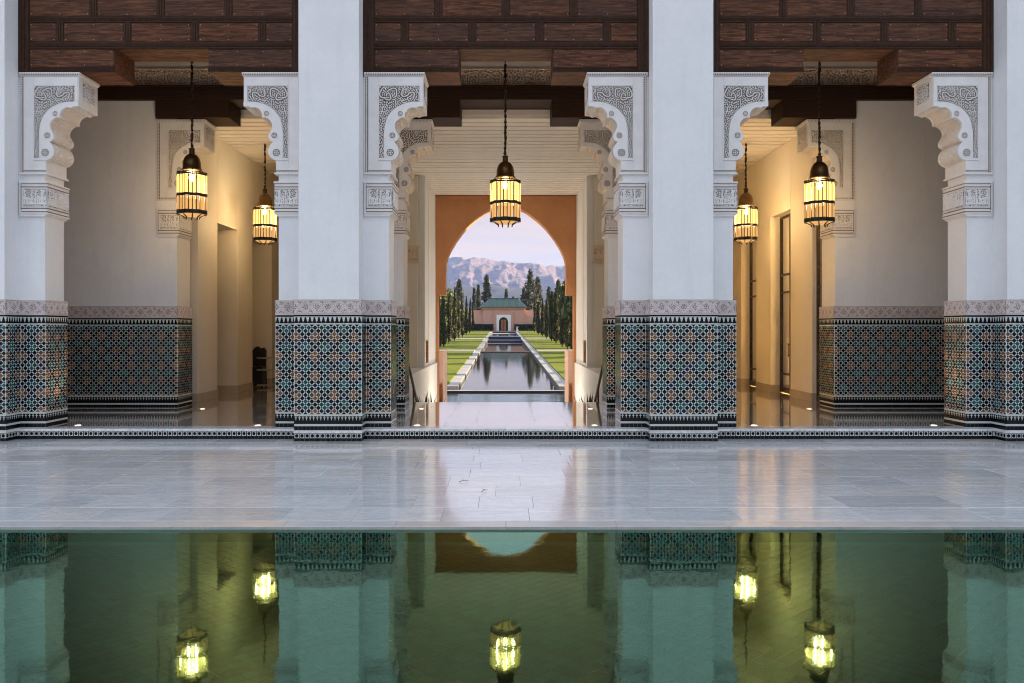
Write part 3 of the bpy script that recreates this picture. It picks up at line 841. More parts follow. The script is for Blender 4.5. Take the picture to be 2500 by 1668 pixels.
# raised platform and its step
b = MB(); b.box(-20, 20, 12.53, 17.06, -0.8, -0.032)
for s in (-1, 1):
    b.box(*sorted((s * 2.95, s * 14)), 17.06, 30, -0.8, -0.032)
plat = struct(b.build('platform', M('grout')))
b = MB()
for s in (-1, 1):
    b.box(*sorted((s * 6.51, s * 20)), 12.80, 30, -0.03, -0.001)
    b.box(*sorted((s * 2.96, s * 6.5)), 23.4, 30, -0.03, -0.001)
b.build('outer_floor', M('marble_floor'), plat)
r = 0; y = 12.802
while y < 17.0:
    y2 = y + 0.614; x = -6.5 + (0.0 if r % 2 else -0.0)
    x = -6.5
    first = True
    while x < 6.49:
        x2 = min(x + (0.46 if (first and r % 2) else 0.929), 6.5); first = False
        slab(plat, 'floor_tile', x, x2, y, min(y2, 17.09), 0.0, 'marble_floor'); x = x2
    y = y2; r += 1
while y < 23.3:
    y2 = y + 0.614
    for s in (-1, 1):
        x = 2.96
        while x < 6.49:
            x2 = min(x + 0.885, 6.5); slab(plat, 'floor_tile', *sorted((s * x, s * x2)), max(y, 17.092), y2, 0.0, 'marble_floor'); x = x2
    y = y2
x = -11.0
while x < 11:
    slab(plat, 'nosing_slab', x, x + 1.1, 12.50, 12.80, 0.0, 'marble_slab', th=0.036); x += 1.1
for nm_, (za, zb) in (('a', (-0.151, -0.037)),):
    b = MB(); b.box(-11, 11, 12.522, 12.529, za, zb); b.build('step_riser', M('tile_white'), plat)
tl = MB(); sz = 0.0695
tl.box(-sz / 2, sz / 2, -0.003, 0, -0.032, 0.032, 0)
tl.prism([(0.0235 * math.cos(2 * PI * k / 12), 0.0235 * math.sin(2 * PI * k / 12)) for k in range(12)], -0.0045, -0.003, 'y', 1)
for s in (-1, 1): tl.box(s * sz / 2 - 0.004, s * sz / 2 + 0.004, -0.0042, -0.003, -0.032, 0.032, 1)
tl_me = tl.mesh('step_tile', M('tile_white', 'tile_black'))
bl = MB()
for i in range(-108, 109):
    x = i * 0.0725
    if any(abs(x - c) < 0.5 for c in (-7.665, -2.555, 2.555, 7.665)): continue
    link('step_tile', tl_me, plat, (x, 12.522, -0.074))
for i in range(-150, 150):
    bl.box(i * 0.055 + 0.001, (i + 1) * 0.055 - 0.001, 12.5185, 12.522, -0.151, -0.111, 0)
bl.box(-8.2, 8.2, 12.5186, 12.522, -0.1105, -0.107, 0); bl.box(-8.2, 8.2, 12.5186, 12.522, -0.0415, -0.0385, 0)
stuff(bl.build('black_tile_row', M('tile_black'), plat))

# ================================================================== PILLARS
def front_pillar(cx, label):
    t = thing('pillar', label, 'pillar', (cx, FY, 0), 'tiled pillars along the court')
    og = (0, FY, 0)
    return t
P0 = thing('pillar', 'x', 'pillar', (0, FY, 0), 'tiled pillars along the court front')
b = MB(); b.box(-0.82, 0.82, 0, 0.55, 0, 5.21); b.box(-0.437, 0.437, -0.37, 0.54, PLZ, 9.0)
b.build('shaft', M('plaster'), P0, (0, FY, 0), bevel=0.006)
path = [(-0.855, 0.585), (-0.855, -0.045), (-0.485, -0.045), (-0.485, -0.42), (0.485, -0.42), (0.485, -0.045), (0.855, -0.045), (0.855, 0.585)]
make_dado(P0, path, [(-0.855, 0.855, -0.045, 0.585, 0.001, 1.888), (-0.485, 0.485, -0.42, -0.044, PLZ + 0.001, 1.8885)], (2, 3, 4), 100, (0, FY, 0))
b = MB(); b.box(-0.495, 0.495, -0.43, -0.04, -0.036, 0.003); b.build('base_moulding', M('marble_slab'), P0, (0, FY, 0))
CORB = {}; CAPT = {}
for s in (1, -1):
    CORB[s] = build_corbel(P0, s); CAPT[s] = build_capital(P0, s)
plab = {-7.665: 'tiled white pillar cut by the left edge of the photo', -2.555: 'full tiled white pillar between the chair passage and the central arch view',
        2.555: 'full tiled white pillar between the central arch view and the glazed doors', 7.665: 'tiled white pillar cut by the right edge of the photo'}
P0.location = (-7.665, FY, 0); P0['label'] = plab[-7.665]
for cx in (-2.555, 2.555, 7.665):
    copy_tree(P0, (cx, FY, 0), plab[cx])
WLOC[P0.name] = Vector((0, FY, 0))   # its parts were recorded round the origin

# ------------------------------------------------------------------ front timber beams
panel_cache = {}
def panel(parent, x0, x1, z0, z1, y, mat='panel_wood', nails=True):
    W, H = round(x1 - x0, 3), round(z1 - z0, 3); key = (W, H, mat)
    if key not in panel_cache:
        m = MB(); e = 0.012
        vs = []
        for yy, ins in ((0.02, 0), (-0.004, 0), (-0.012, e)):
            vs += [(-W / 2 + ins, yy, -H / 2 + ins), (W / 2 - ins, yy, -H / 2 + ins), (W / 2 - ins, yy, H / 2 - ins), (-W / 2 + ins, yy, H / 2 - ins)]
        m.add(vs, [(8, 9, 10, 11)] + [(4 * k + i, 4 * k + (i + 1) % 4, 4 * k + 4 + (i + 1) % 4, 4 * k + 4 + i) for k in (0, 1) for i in range(4)])
        nn = max(2, int(W / 0.36) + 1)
        for i in range(nn):
            for sz_ in (-1, 1):
                xx = -W / 2 + 0.035 + (W - 0.07) * i / (nn - 1); zz = sz_ * (H / 2 - 0.035)
                m.add([(xx - .006, -.0145, zz), (xx, -.0145, zz - .006), (xx + .006, -.0145, zz), (xx, -.0145, zz + .006)], [(0, 1, 2, 3)], 1)
        panel_cache[key] = m.mesh('panel', M(mat, 'pale_metal'))
    return link('panel', panel_cache[key], parent, ((x0 + x1) / 2, y, (z0 + z1) / 2))
def front_beam(cx, label):
    t = thing('timber_beam', label, 'beam', (cx, 12.64, 5.27), 'timber beams over the court openings')
    hw, op = 2.116, 0.70
    f = MB(); yb = 12.64; X = lambda a: cx + a
    # carcass
    f.box(X(-hw), X(hw), yb + 0.03, yb + 0.71, 5.645, 8.6)
    for s in (-1, 1):
        f.box(*sorted((X(s * op), X(s * hw))), yb + 0.03, yb + 0.71, 5.272, 5.645)
    f.build('carcass', M('soffit_wood'), t)
    g = MB()
    def rail(x0, x1, z0, z1, hor=True):
        g.box(X(x0), X(x1), yb, yb + 0.03, z0, z1)
        n = 3; 
        for k in range(n):
            if hor:
                h = (z1 - z0) / 7; zc = z0 + (z1 - z0) * (k + 0.5) / n
                g.box(X(x0), X(x1), yb - 0.008 - 0.004 * (k == 1), yb, zc - h * 0.7, zc + h * 0.7)
            else:
                h = (x1 - x0) / 7; xc = x0 + (x1 - x0) * (k + 0.5) / n
                g.box(X(xc - h * 0.7), X(xc + h * 0.7), yb - 0.0075 - 0.004 * (k == 1), yb, z0, z1)
    rail(-hw, -hw + 0.165, 5.272, 8.6, False); rail(hw - 0.165, hw, 5.272, 8.6, False)
    w1 = 0.166
    rows = [(6.093, 6.46), (6.52, 6.80)]
    rail(-hw + w1, hw - w1, 6.003, 6.091); rail(-hw + w1, hw - w1, 5.610, 5.712)
    rail(-hw + w1, hw - w1, 6.46, 6.52)
    for s in (-1, 1): rail(*sorted((s * (op + 0.0), s * (hw - w1))), 5.272, 5.335)
    # full row: four panels; half-step row: half, three, half
    iw = hw - w1; gap = 0.105
    pw = (2 * iw - 3 * gap) / 4
    for z0, z1 in ((6.093, 6.458),):
        for k in range(4):
            x0 = -iw + k * (pw + gap); panel(t, X(x0), X(x0 + pw), z0, z1, yb + 0.012)
            if k: rail(x0 - gap, x0, z0, z1, False)
    xs = -iw
    for k, wd in enumerate((pw / 2 - gap / 4 - 0.02, pw, pw, pw, pw / 2 - gap / 4 - 0.02)):
        wd2 = wd * (2 * iw - 4 * gap) / (4 * pw - gap / 2 - 0.04)
        panel(t, X(xs), X(xs + wd2), 5.714, 6.001, yb + 0.012)
        if k: rail(xs - gap, xs, 5.714, 6.001, False)
        xs += wd2 + gap
    for s in (-1, 1):
        a, c = sorted((s * (op + 0.004), s * iw)); panel(t, X(a), X(c), 5.337, 5.608, yb + 0.012)
    # beads
    bead = MB()
    def beads_h(x0, x1, z):
        n = int((x1 - x0) / 0.03)
        for i in range(n):
            x = X(x0 + (i + .5) * (x1 - x0) / n); bead.add([(x - .010, yb - .012, z), (x, yb - .012, z - .009), (x + .010, yb - .012, z), (x, yb - .012, z + .009), (x, yb - .022, z)], [(0, 1, 4), (1, 2, 4), (2, 3, 4), (3, 0, 4)])
    def beads_v(x, z0, z1):
        n = int((z1 - z0) / 0.03)
        for i in range(n):
            z = z0 + (i + .5) * (z1 - z0) / n; bead.add([(X(x) - .010, yb - .012, z), (X(x), yb - .012, z - .012), (X(x) + .010, yb - .012, z), (X(x), yb - .012, z + .012), (X(x), yb - .022, z)], [(0, 1, 4), (1, 2, 4), (2, 3, 4), (3, 0, 4)])
    beads_h(-iw, iw, 6.047); beads_h(-iw, iw, 5.661)
    for s in (-1, 1): beads_v(s * (hw - 0.0825), 5.3, 6.46); beads_h(*sorted((s * op, s * iw)), 5.3035)
    stuff(bead.build('beading', M('beaded_wood'), t))
    g.build('frame', M('beaded_wood'), t)
    return t
front_beam(-5.11, 'panelled dark timber beam over the passage with the black chair')
front_beam(0, 'panelled dark timber beam above the central lantern and arch view')
front_beam(5.11, 'panelled dark timber beam over the passage with glazed doors')
b = MB()
for s in (-1, 1): b.box(*sorted((s * 8.11, s * 20)), FY, FY + 0.5, -0.03, 9.0)
b.box(-20, 20, 12.66, 16.5, 9.0, 9.6)
tag(b.build('facade_wall', M('plaster')), 'white courtyard facade continuing above and beyond the outer pillars', 'wall')

# ------------------------------------------------------------------ rear colonnade
RY = 15.82
def rear_piece(name, label, x0, x1, sides, seed, cat='pillar', group=None):
    t = thing(name, label, cat, ((x0 + x1) / 2, RY, 0), group)
    b = MB()
    if x0 < -8: P_ = [(x0, 0), (x1, 0), (x1, 5.365), (-6.485, 5.365), (-6.485, 5.698), (x0, 5.698)]
    elif x1 > 8: P_ = [(x0, 0), (x1, 0), (x1, 5.698), (6.485, 5.698), (6.485, 5.365), (x0, 5.365)]
    else: P_ = [(x0, 0), (x1, 0), (x1, 5.365), (x0, 5.365)]
    b.prism(P_, RY, RY + 0.66)
    b.build('shaft', M('plaster'), t, bevel=0.006)
    a, c = x0 - 0.03, x1 + 0.03
    make_dado(t, [(a, RY + 0.69), (a, RY - 0.05), (c, RY - 0.05), (c, RY + 0.69)], [(a, c, RY - 0.05, RY + 0.69, 0.001, 1.888)], (), seed, (0, 0, 0))
    for s in sides:
        dx = (x1 - 0.82) if s > 0 else (x0 + 0.82)
        copy_part(CORB[s], t, (dx, RY - FY, 0.085)); copy_part(CAPT[s], t, (dx, RY - FY, 0.04))
    return t
rear_piece('rear_wall', 'broad plain white wall with tiled dado behind the leftmost lantern', -13.0, -6.10, (1,), 300, 'wall')
rear_piece('rear_wall', 'broad plain white wall with tiled dado right of the glazed doors', 6.10, 13.0, (-1,), 320, 'wall')
rear_piece('rear_pillar', 'inner tiled pillar half hidden behind the pillar left of the arch view', -3.54, -1.90, (1, -1), 340)
rear_piece('rear_pillar', 'inner tiled pillar half hidden behind the pillar right of the arch view', 1.90, 3.54, (1, -1), 360)
t = thing('rear_beam', 'plain dark timber beam with notched openings running behind the lanterns', 'beam', (0, 15.76, 5.37))
b = MB()
b.box(-13, 13, 15.76, 16.48, 5.70, 5.945)
for x0, x1 in ((-6.48, -5.12), (-4.42, -0.85), (0.85, 4.42), (5.12, 6.48)): b.box(x0, x1, 15.765, 16.475, 5.37, 5.699)
b.build('timber', M('dark_wood'), t, bevel=0.006)
b = MB()
for k in range(1, 3): b.box(-13, 13, 15.752, 15.76, 5.70 + k * 0.08 - 0.015, 5.70 + k * 0.08 + 0.015)
b.box(-13, 13, 15.745, 15.76, 5.945, 5.965)
b.build('moulding', M('dark_wood'), t)
# wait: plain wall shows below the thin strip of beam at both ends
b = MB(); b.box(-13, 13, 15.86, 16.4, 5.97, 8.9)
uw = tag(b.build('upper_wall', M('warm_plaster')), 'cream wall with a carved sand frieze above the inner beam', 'wall')
f = MB()
c = 0.0105
for x0, x1, sd_ in ((-7.6, -2.6, 71), (-2.6, 2.6, 72), (2.6, 7.6, 73)):
    W, H = x1 - x0, 0.315
    nx, ny = int(W / c), int(H / c)
    h = arabesque(nx, ny, c, sd_, 0.055, 60)
    xx = np.linspace(0, W, nx)[None, :]; zz = np.linspace(0, H, ny)[:, None]
    per = 0.21; lx = ((xx / per) % 1 - 0.5) * per
    arch = np.abs(np.hypot(lx * 1.0, np.maximum(zz - 0.16, 0)) - 0.088) ; h = np.maximum(h * (arch > 0.016), sm(-arch, -0.014, -0.006))
    h = np.where((zz < 0.02) | (zz > H - 0.02), 1.0, h)
    relief(f, (x0, 15.858, 5.985), (1, 0), (0, -1), W, H, h, 0.02, 0.002, 0, 1, 0.42)
f.build('carved_frieze', M('sand_ground', 'sand_stucco'), uw)
b = MB(); b.box(-13, 13, 13.2, 15.86, 6.95, 7.15)
struct(b.build('gallery_ceiling', M('soffit_wood')))

b = MB()  # unseen end walls, added to stop sun entering the gallery
for s in (-1, 1): b.box(*sorted((s * 13.002, s * 13.3)), 13.0, 16.5, 0, 8.95)
tag(b.build('gallery_sun_stop', M('plaster')), 'unseen white end walls added to keep sun out of the gallery, beyond the outer pillars', 'wall')
# ------------------------------------------------------------------ passages behind
WX = 6.12
for s, lab in ((-1, 'warm lit plain pier wall with openings beside the black chair'), (1, 'warm lit pier wall framing the tall glazed doors')):
    t = thing('passage_wall', lab, 'wall', (s * WX, 17, 0))
    X0, X1 = (WX, WX + 0.28) if s > 0 else (-WX - 0.85, -WX)
    if s < 0: segs = [(16.95, 18.1), (19.45, 20.6), (22.3, 26.0)]
    else: segs = [(17.05, 18.35), (19.75, 20.85), (22.2, 26.0)]
    for a, c_ in segs:
        b = MB(); b.box(X0, X1, a, c_, 0, 5.53); b.build('pier', M('warm_plaster'), t, bevel=0.006)
        k = MB(); k.box(X0 - 0.015, X1 + 0.015, a - 0.015, c_ + 0.015, 0.0005, 0.18); k.build('skirting', M('skirting'), t, bevel=0.003)
    b = MB()
    ends = [16.47] + [v for sg_ in segs for v in sg_]
    heads = [(16.48, segs[0][0]), (segs[0][1], segs[1][0]), (segs[1][1], segs[2][0])]
    for a, c_ in heads: b.box(X0, X1, a + 0.001, c_ - 0.001, 4.05 if s > 0 else 3.72, 5.53)
    b.build('lintel', M('warm_plaster'), t)
b = MB()
for s in (-1, 1):
    b.box(*sorted((s * 2.92, s * 3.54)), 16.49, 30, -2.1, 5.53)
    b.box(*sorted((s * 3.54, s * 7.5)), 26.0, 26.3, 0, 5.53)
tag(b.build('inner_wall', M('warm_plaster')), 'cream dividing walls closing the far end of the side passages', 'wall')
# left recess rooms
b = MB(); b.box(-9.2, -9.1, 16.5, 26, 0, 5.53); b.box(-9.1, -6.99, 23.4, 23.5, 0, 5.53)
tag(b.build('recess_wall', M('warm_plaster')), 'shaded cream back walls inside the recess by the black chair', 'wall')
# right lit room
b = MB(); b.box(10.0, 10.1, 16.5, 26, 0, 5.53); b.box(6.41, 10, 24.4, 24.5, 0, 5.53)
tag(b.build('room_wall', M('warm_plaster')), 'golden lit room walls seen through the glazed doors', 'wall')
# ceilings
def boards(name_label, x0, x1, y0, y1, z, pitch=0.335):
    b = MB(); b.box(x0, x1, y0, y1, z + 0.066, z + 0.2)
    o = struct(b.build('ceiling', M('ceiling_paint')))
    y = y0
    m = MB(); W = x1 - x0; D = pitch - 0.055
    m.box(-W / 2, W / 2, -D / 2, D / 2, 0, 0.065); me = m.mesh('ceiling_board', M('ceiling_paint'))
    while y + pitch <= y1 + 0.01:
        link('ceiling_board', me, o, ((x0 + x1) / 2, y + pitch / 2, z), 0.004); y += pitch
    return o
boards('centre', -2.92, 2.92, 16.49, 26.1, 5.535)
boards('left', -9.2, -3.54, 16.49, 26.2, 5.535); boards('right', 3.54, 10.1, 16.49, 26.2, 5.535)
# centre passage end piers
for s in (-1, 1):
    t = thing('end_pier', 'cream stepped pier at the %s side of the stair down to the arch' % ('left' if s < 0 else 'right'), 'pier', (s * 2.3, 22.5, 0))
    b = MB(); b.box(*sorted((s * 2.33, s * 2.91)), 22.5, 22.62, -2.05, 5.53); b.build('front_face', M('warm_plaster'), t, bevel=0.004)
    b = MB(); b.box(*sorted((s * 2.15, s * 2.91)), 22.63, 23.6, 0.45, 5.53); b.box(*sorted((s * 2.165, s * 2.91)), 23.6, 23.85, 0.45, 5.53); b.box(*sorted((s * 2.15, s * 2.91)), 23.85, 26.1, 0.45, 5.53)
    b.build('side_wall', M('plaster'), t, bevel=0.004)
    k = MB(); b = MB()
    b.box(*sorted((s * 2.29, s * 2.9)), 22.46, 22.5, 3.2, 3.67)
    for za in (3.215, 3.62): b.box(*sorted((s * 2.27, s * 2.9)), 22.44, 22.46, za, za + 0.035)
    cp = b.build('capital_block', M('sand_stucco'), t)
    relief(k, (s * 2.9 if s < 0 else 2.31, 22.46, 3.29), (1, 0), (0, -1), 0.58, 0.28, kufic(72, 34, 0.008, 12), 0.012, 0.001, 0, 1, 0.45)
    k.build('calligraphy_panel', M('sand_ground', 'sand_stucco'), cp)
    b = MB(); b.box(*sorted((s * 2.10, s * 2.91)), 17.15, 22.49, -2.05, 0.45); b.box(*sorted((s * 2.10, s * 2.32)), 22.49, 26.1, -2.05, 0.449)
    tag(b.build('stair_wall', M('plaster')), 'low bright white wall along the %s of the stair' % ('left' if s < 0 else 'right'), 'wall')
    g = thing('wall_grille', 'small bronze lattice grille low on the %s stair wall' % ('left' if s < 0 else 'right'), 'grille', (s * 2.13, 23.3, 0.8))
    b = MB()
    for zz in (0.55, 1.13): b.box(*sorted((s * 2.138, s * 2.148)), 22.9, 23.5, zz, zz + 0.03)
    for yy in (22.9, 23.47): b.box(*sorted((s * 2.138, s * 2.148)), yy, yy + 0.03, 0.58, 1.13)
    b.build('frame', M('terracotta_dark'), g)
    b = MB()
    for k_ in range(1, 6): b.box(*sorted((s * 2.139, s * 2.147)), 22.93 + k_ * 0.09, 22.945 + k_ * 0.09, 0.58, 1.13)
    for k_ in range(1, 6): b.box(*sorted((s * 2.1395, s * 2.1465)), 22.93, 23.47, 0.58 + k_ * 0.09, 0.592 + k_ * 0.09)
    b.build('lattice', M('terracotta_dark'), g)
# stairs and lower floor
b = MB()
for k in range(12): b.box(-2.1, 2.1, 17.1 + 0.3 * k, 17.1 + 0.3 * (k + 1), -2.3, -0.17 * (k + 1))
b.box(-2.1, 2.1, 20.7, 28.6, -2.4, -2.041); b.box(-2.1, 2.1, 17.06, 17.1, -0.8, -0.031)
struct(b.build('stairs', M('marble_slab')))
# terracotta arch
AR = [(1.80, 2.49), (1.815, 2.8), (1.81, 3.19), (1.785, 3.495), (1.70, 3.75), (1.56, 4.0), (1.43, 4.2), (1.21, 4.48), (0.91, 4.76), (0.555, 5.015), (0.27, 5.115), (0, 5.145)]
AR = [(x * 1.019, 1.45 + (z - 1.45) * 1.019) for x, z in AR]
arc = smooth_curve(AR, 5)
arc[-1] = (0, AR[-1][1] + 0.004)
full = [(-x, z) for x, z in arc] + [(x, z) for x, z in arc[::-1][1:]]
t = thing('arch_wall', 'terracotta wall pierced by a tall rounded arch framing the garden', 'arch', (0, 26.1, 0))
b = MB(); b.prism([(-2.145, AR[0][1])] + full + [(2.145, AR[0][1]), (2.145, 5.53), (-2.145, 5.53)], 26.1, 26.6)
b.build('arch', M('terracotta'), t, bevel=0.008)
b = MB()
for s in (-1, 1): b.box(*sorted((s * 2.075, s * 2.145)), 26.105, 26.595, -2.04, 2.505)
b.build('jamb', M('terracotta'), t)
b = MB(); b.box(-2.14, 2.14, 26.06, 26.1, 5.44, 5.53); b.build('cornice', M('terracotta'), t)
b = MB()
for s in (-1, 1): b.box(*sorted((s * 2.16, s * 16)), 26.32, 26.62, -2.5, 9)
b.box(-2.16, 2.16, 26.12, 26.62, 5.54, 9)
tag(b.build('garden_facade', M('terracotta')), 'terracotta garden front of the building around the arch', 'wall')
for s in (-1, 1):
    sd_ = 'left' if s < 0 else 'right'
    t = thing('parapet', 'pink rendered garden parapet just beyond the %s foot of the arch' % sd_, 'wall', (s * 2, 27.2, -2))
    b = MB(); b.box(*sorted((s * 1.955, s * 2.6)), 26.9, 28.4, -2.1, 0.78); b.build('wall', M('parapet_pink'), t, bevel=0.01)
    b = MB(); b.prism([(s * 1.99, -2.0), (s * 2.3, -2.0), (s * 2.3, -0.60), (s * 1.99, -0.27)] if s < 0 else [(1.99, -2.0), (2.3, -2.0), (2.3, -0.60), (1.99, -0.27)], 26.80, 26.9); b.build('sloped_panel', M('terracotta_dark'), t)  # darker panel with a sloping top, proud of the parapet front

# ------------------------------------------------------------------ glazed doors (right passage)
def door(label, y0, y1, x, top, handle):
    t = thing('glazed_door', label, 'door', (x, (y0 + y1) / 2, 0), 'tall glazed doors')
    b = MB(); fw = 0.045
    b.box(x, x + 0.055, y0, y0 + fw, 0.01, top); b.box(x, x + 0.055, y1 - fw, y1, 0.01, top)
    b.box(x, x + 0.055, y0 + fw, y1 - fw, top - fw, top); b.box(x, x + 0.055, y0 + fw, y1 - fw, 0.01, 0.13)
    b.build('frame', M('bronze'), t, bevel=0.004)
    mid = (y0 + y1) / 2
    b = MB()
    b.box(x + 0.004, x + 0.05, mid - 0.03, mid + 0.03, 0.13, top - fw)
    for z in (2.68, 2.28, 0.42): 
        b.box(x + 0.007, x + 0.048, y0 + fw, mid - 0.036, z, z + 0.045); b.box(x + 0.007, x + 0.048, mid + 0.036, y1 - fw, z, z + 0.045)
    b.build('glazing_bars', M('bronze'), t)
    for ya, yb in ((y0 + fw, mid - 0.036), (mid + 0.036, y1 - fw)):
        g = MB(); g.add([(x + 0.035, ya, 0.13), (x + 0.035, yb, 0.13), (x + 0.035, yb, top - fw), (x + 0.035, ya, top - fw)], [(0, 1, 2, 3)]); g.build('pane', M('door_glass'), t)
    if handle:
        b = MB(); b.tube([(x - 0.05, mid - 0.06, 0.85), (x - 0.05, mid - 0.06, 1.15)], 0.012)
        for z in (0.88, 1.12): b.tube([(x - 0.05, mid - 0.06, z), (x + 0.01, mid - 0.06, z)], 0.009)
        b.build('handle', M('bronze'), t)
door('bronze glazed door closest to the tiled wall, half hidden behind it', 16.5, 17.04, 6.2, 4.04, False)
door('bronze glazed door with a lever handle between two plain piers', 18.36, 19.74, 6.335, 4.04, True)
door('bronze glazed door deepest in the passage under the far lantern', 20.86, 22.19, 6.335, 4.04, False)

# ------------------------------------------------------------------ black chair in left passage
CX = -6.28
t = thing('chair', 'black upholstered high chair with pale rungs in the left passage', 'chair', (CX, 21.6, 0))
b = MB(); b.prism([(CX - .17, 0.40), (CX + .15, 0.40), (CX + .16, 0.92), (CX + .11, 1.0), (CX + .03, 0.97), (CX - .05, 1.03), (CX - .13, 0.99), (CX - .18, 0.92)], 21.74, 21.84); b.build('backrest', M('black_leather'), t, bevel=0.01)
b = MB(); b.box(CX - .18, CX + .17, 21.40, 21.74, 0.42, 0.52); b.build('seat', M('black_leather'), t, bevel=0.015)
b = MB(); b.box(CX - .17, CX + .16, 21.42, 21.83, 0.03, 0.419); b.build('skirt', M('black_leather'), t)
for xx in (CX - .16, CX + .15):
    for yy in (21.43, 21.81):
        b = MB(); b.tube([(xx, yy, 0), (xx, yy, 0.2)], 0.018); b.build('leg', M('dark_metal'), t)
for zz in (0.06, 0.44, 0.74):
    b = MB(); b.tube([(CX + .04, 21.38, zz), (CX + .36, 21.38, zz)], 0.022); b.tube([(CX + .36, 21.38, zz), (CX + .36, 21.8, zz)], 0.02); b.build('rung', M('pale_metal'), t)

# ------------------------------------------------------------------ handrails and plants by the stair
for s in (-1, 1):
    sd_ = 'left' if s < 0 else 'right'
    t = thing('handrail', 'dark stair handrail on a post at the %s of the central stair' % sd_, 'handrail', (s * 1.96, 17.0, 0))
    b = MB(); b.tube([(s * 1.96, 17.0, 0.0), (s * 1.96, 17.0, 1.12)], 0.028); b.build('post', M('bronze'), t)
    b = MB(); b.tube([(s * 1.96, 16.98, 0.82), (s * 1.96, 17.2, 0.74), (s * 1.96, 20.6, -1.15)], 0.03); b.build('rail', M('bronze'), t)
    for k in range(1, 4):
        b = MB(); b.tube([(s * 1.96, 17.1 + k * 1.0, -0.57 * k - 0.17), (s * 1.96, 17.1 + k * 1.0, 0.79 - 0.557 * k)], 0.02)
        b.build('baluster', M('bronze'), t)
    for q_, (px_, py_, hh) in enumerate(((1.86, 19.25, 1.52), (1.72, 20.0, 1.72))):
        fz = -0.17 * (int((py_ - 17.1) / 0.3) + 1)
        t = thing('potted_plant', 'dark spiky potted plant on the %s of the stair, %s' % (sd_, ('beside the handrail', 'further from the handrail')[q_]), 'plant', (s * px_, py_, fz))
        b = MB(); b.lathe([(0.10, 0), (0.15, 0.12), (0.17, 0.4), (0.14, 0.5), (0.15, 0.53)], 12, (s * px_, py_, fz)); b.build('pot', M('dark_metal'), t, smooth=False)
        b = MB()
        for k in range(34):
            a = RND.uniform(0, 2 * PI); L = (hh - 0.5) * RND.uniform(0.6, 1.0); lean = RND.uniform(0.05, 0.5)
            p = Vector((s * px_, py_, fz + 0.5)); d = Vector((math.cos(a) * lean, math.sin(a) * lean, 1)).normalized(); sd2 = Vector((-math.sin(a), math.cos(a), 0)) * 0.025
            m_ = p + d * L * 0.55; tip = p + d * L + Vector((math.cos(a), math.sin(a), -0.3)) * 0.05
            b.add([tuple(p - sd2 * .5), tuple(p + sd2 * .5), tuple(m_ + sd2), tuple(m_ - sd2), tuple(tip)], [(0, 1, 2, 3), (3, 2, 4)])
        b.build('leaves', M('dark_plant'), t)

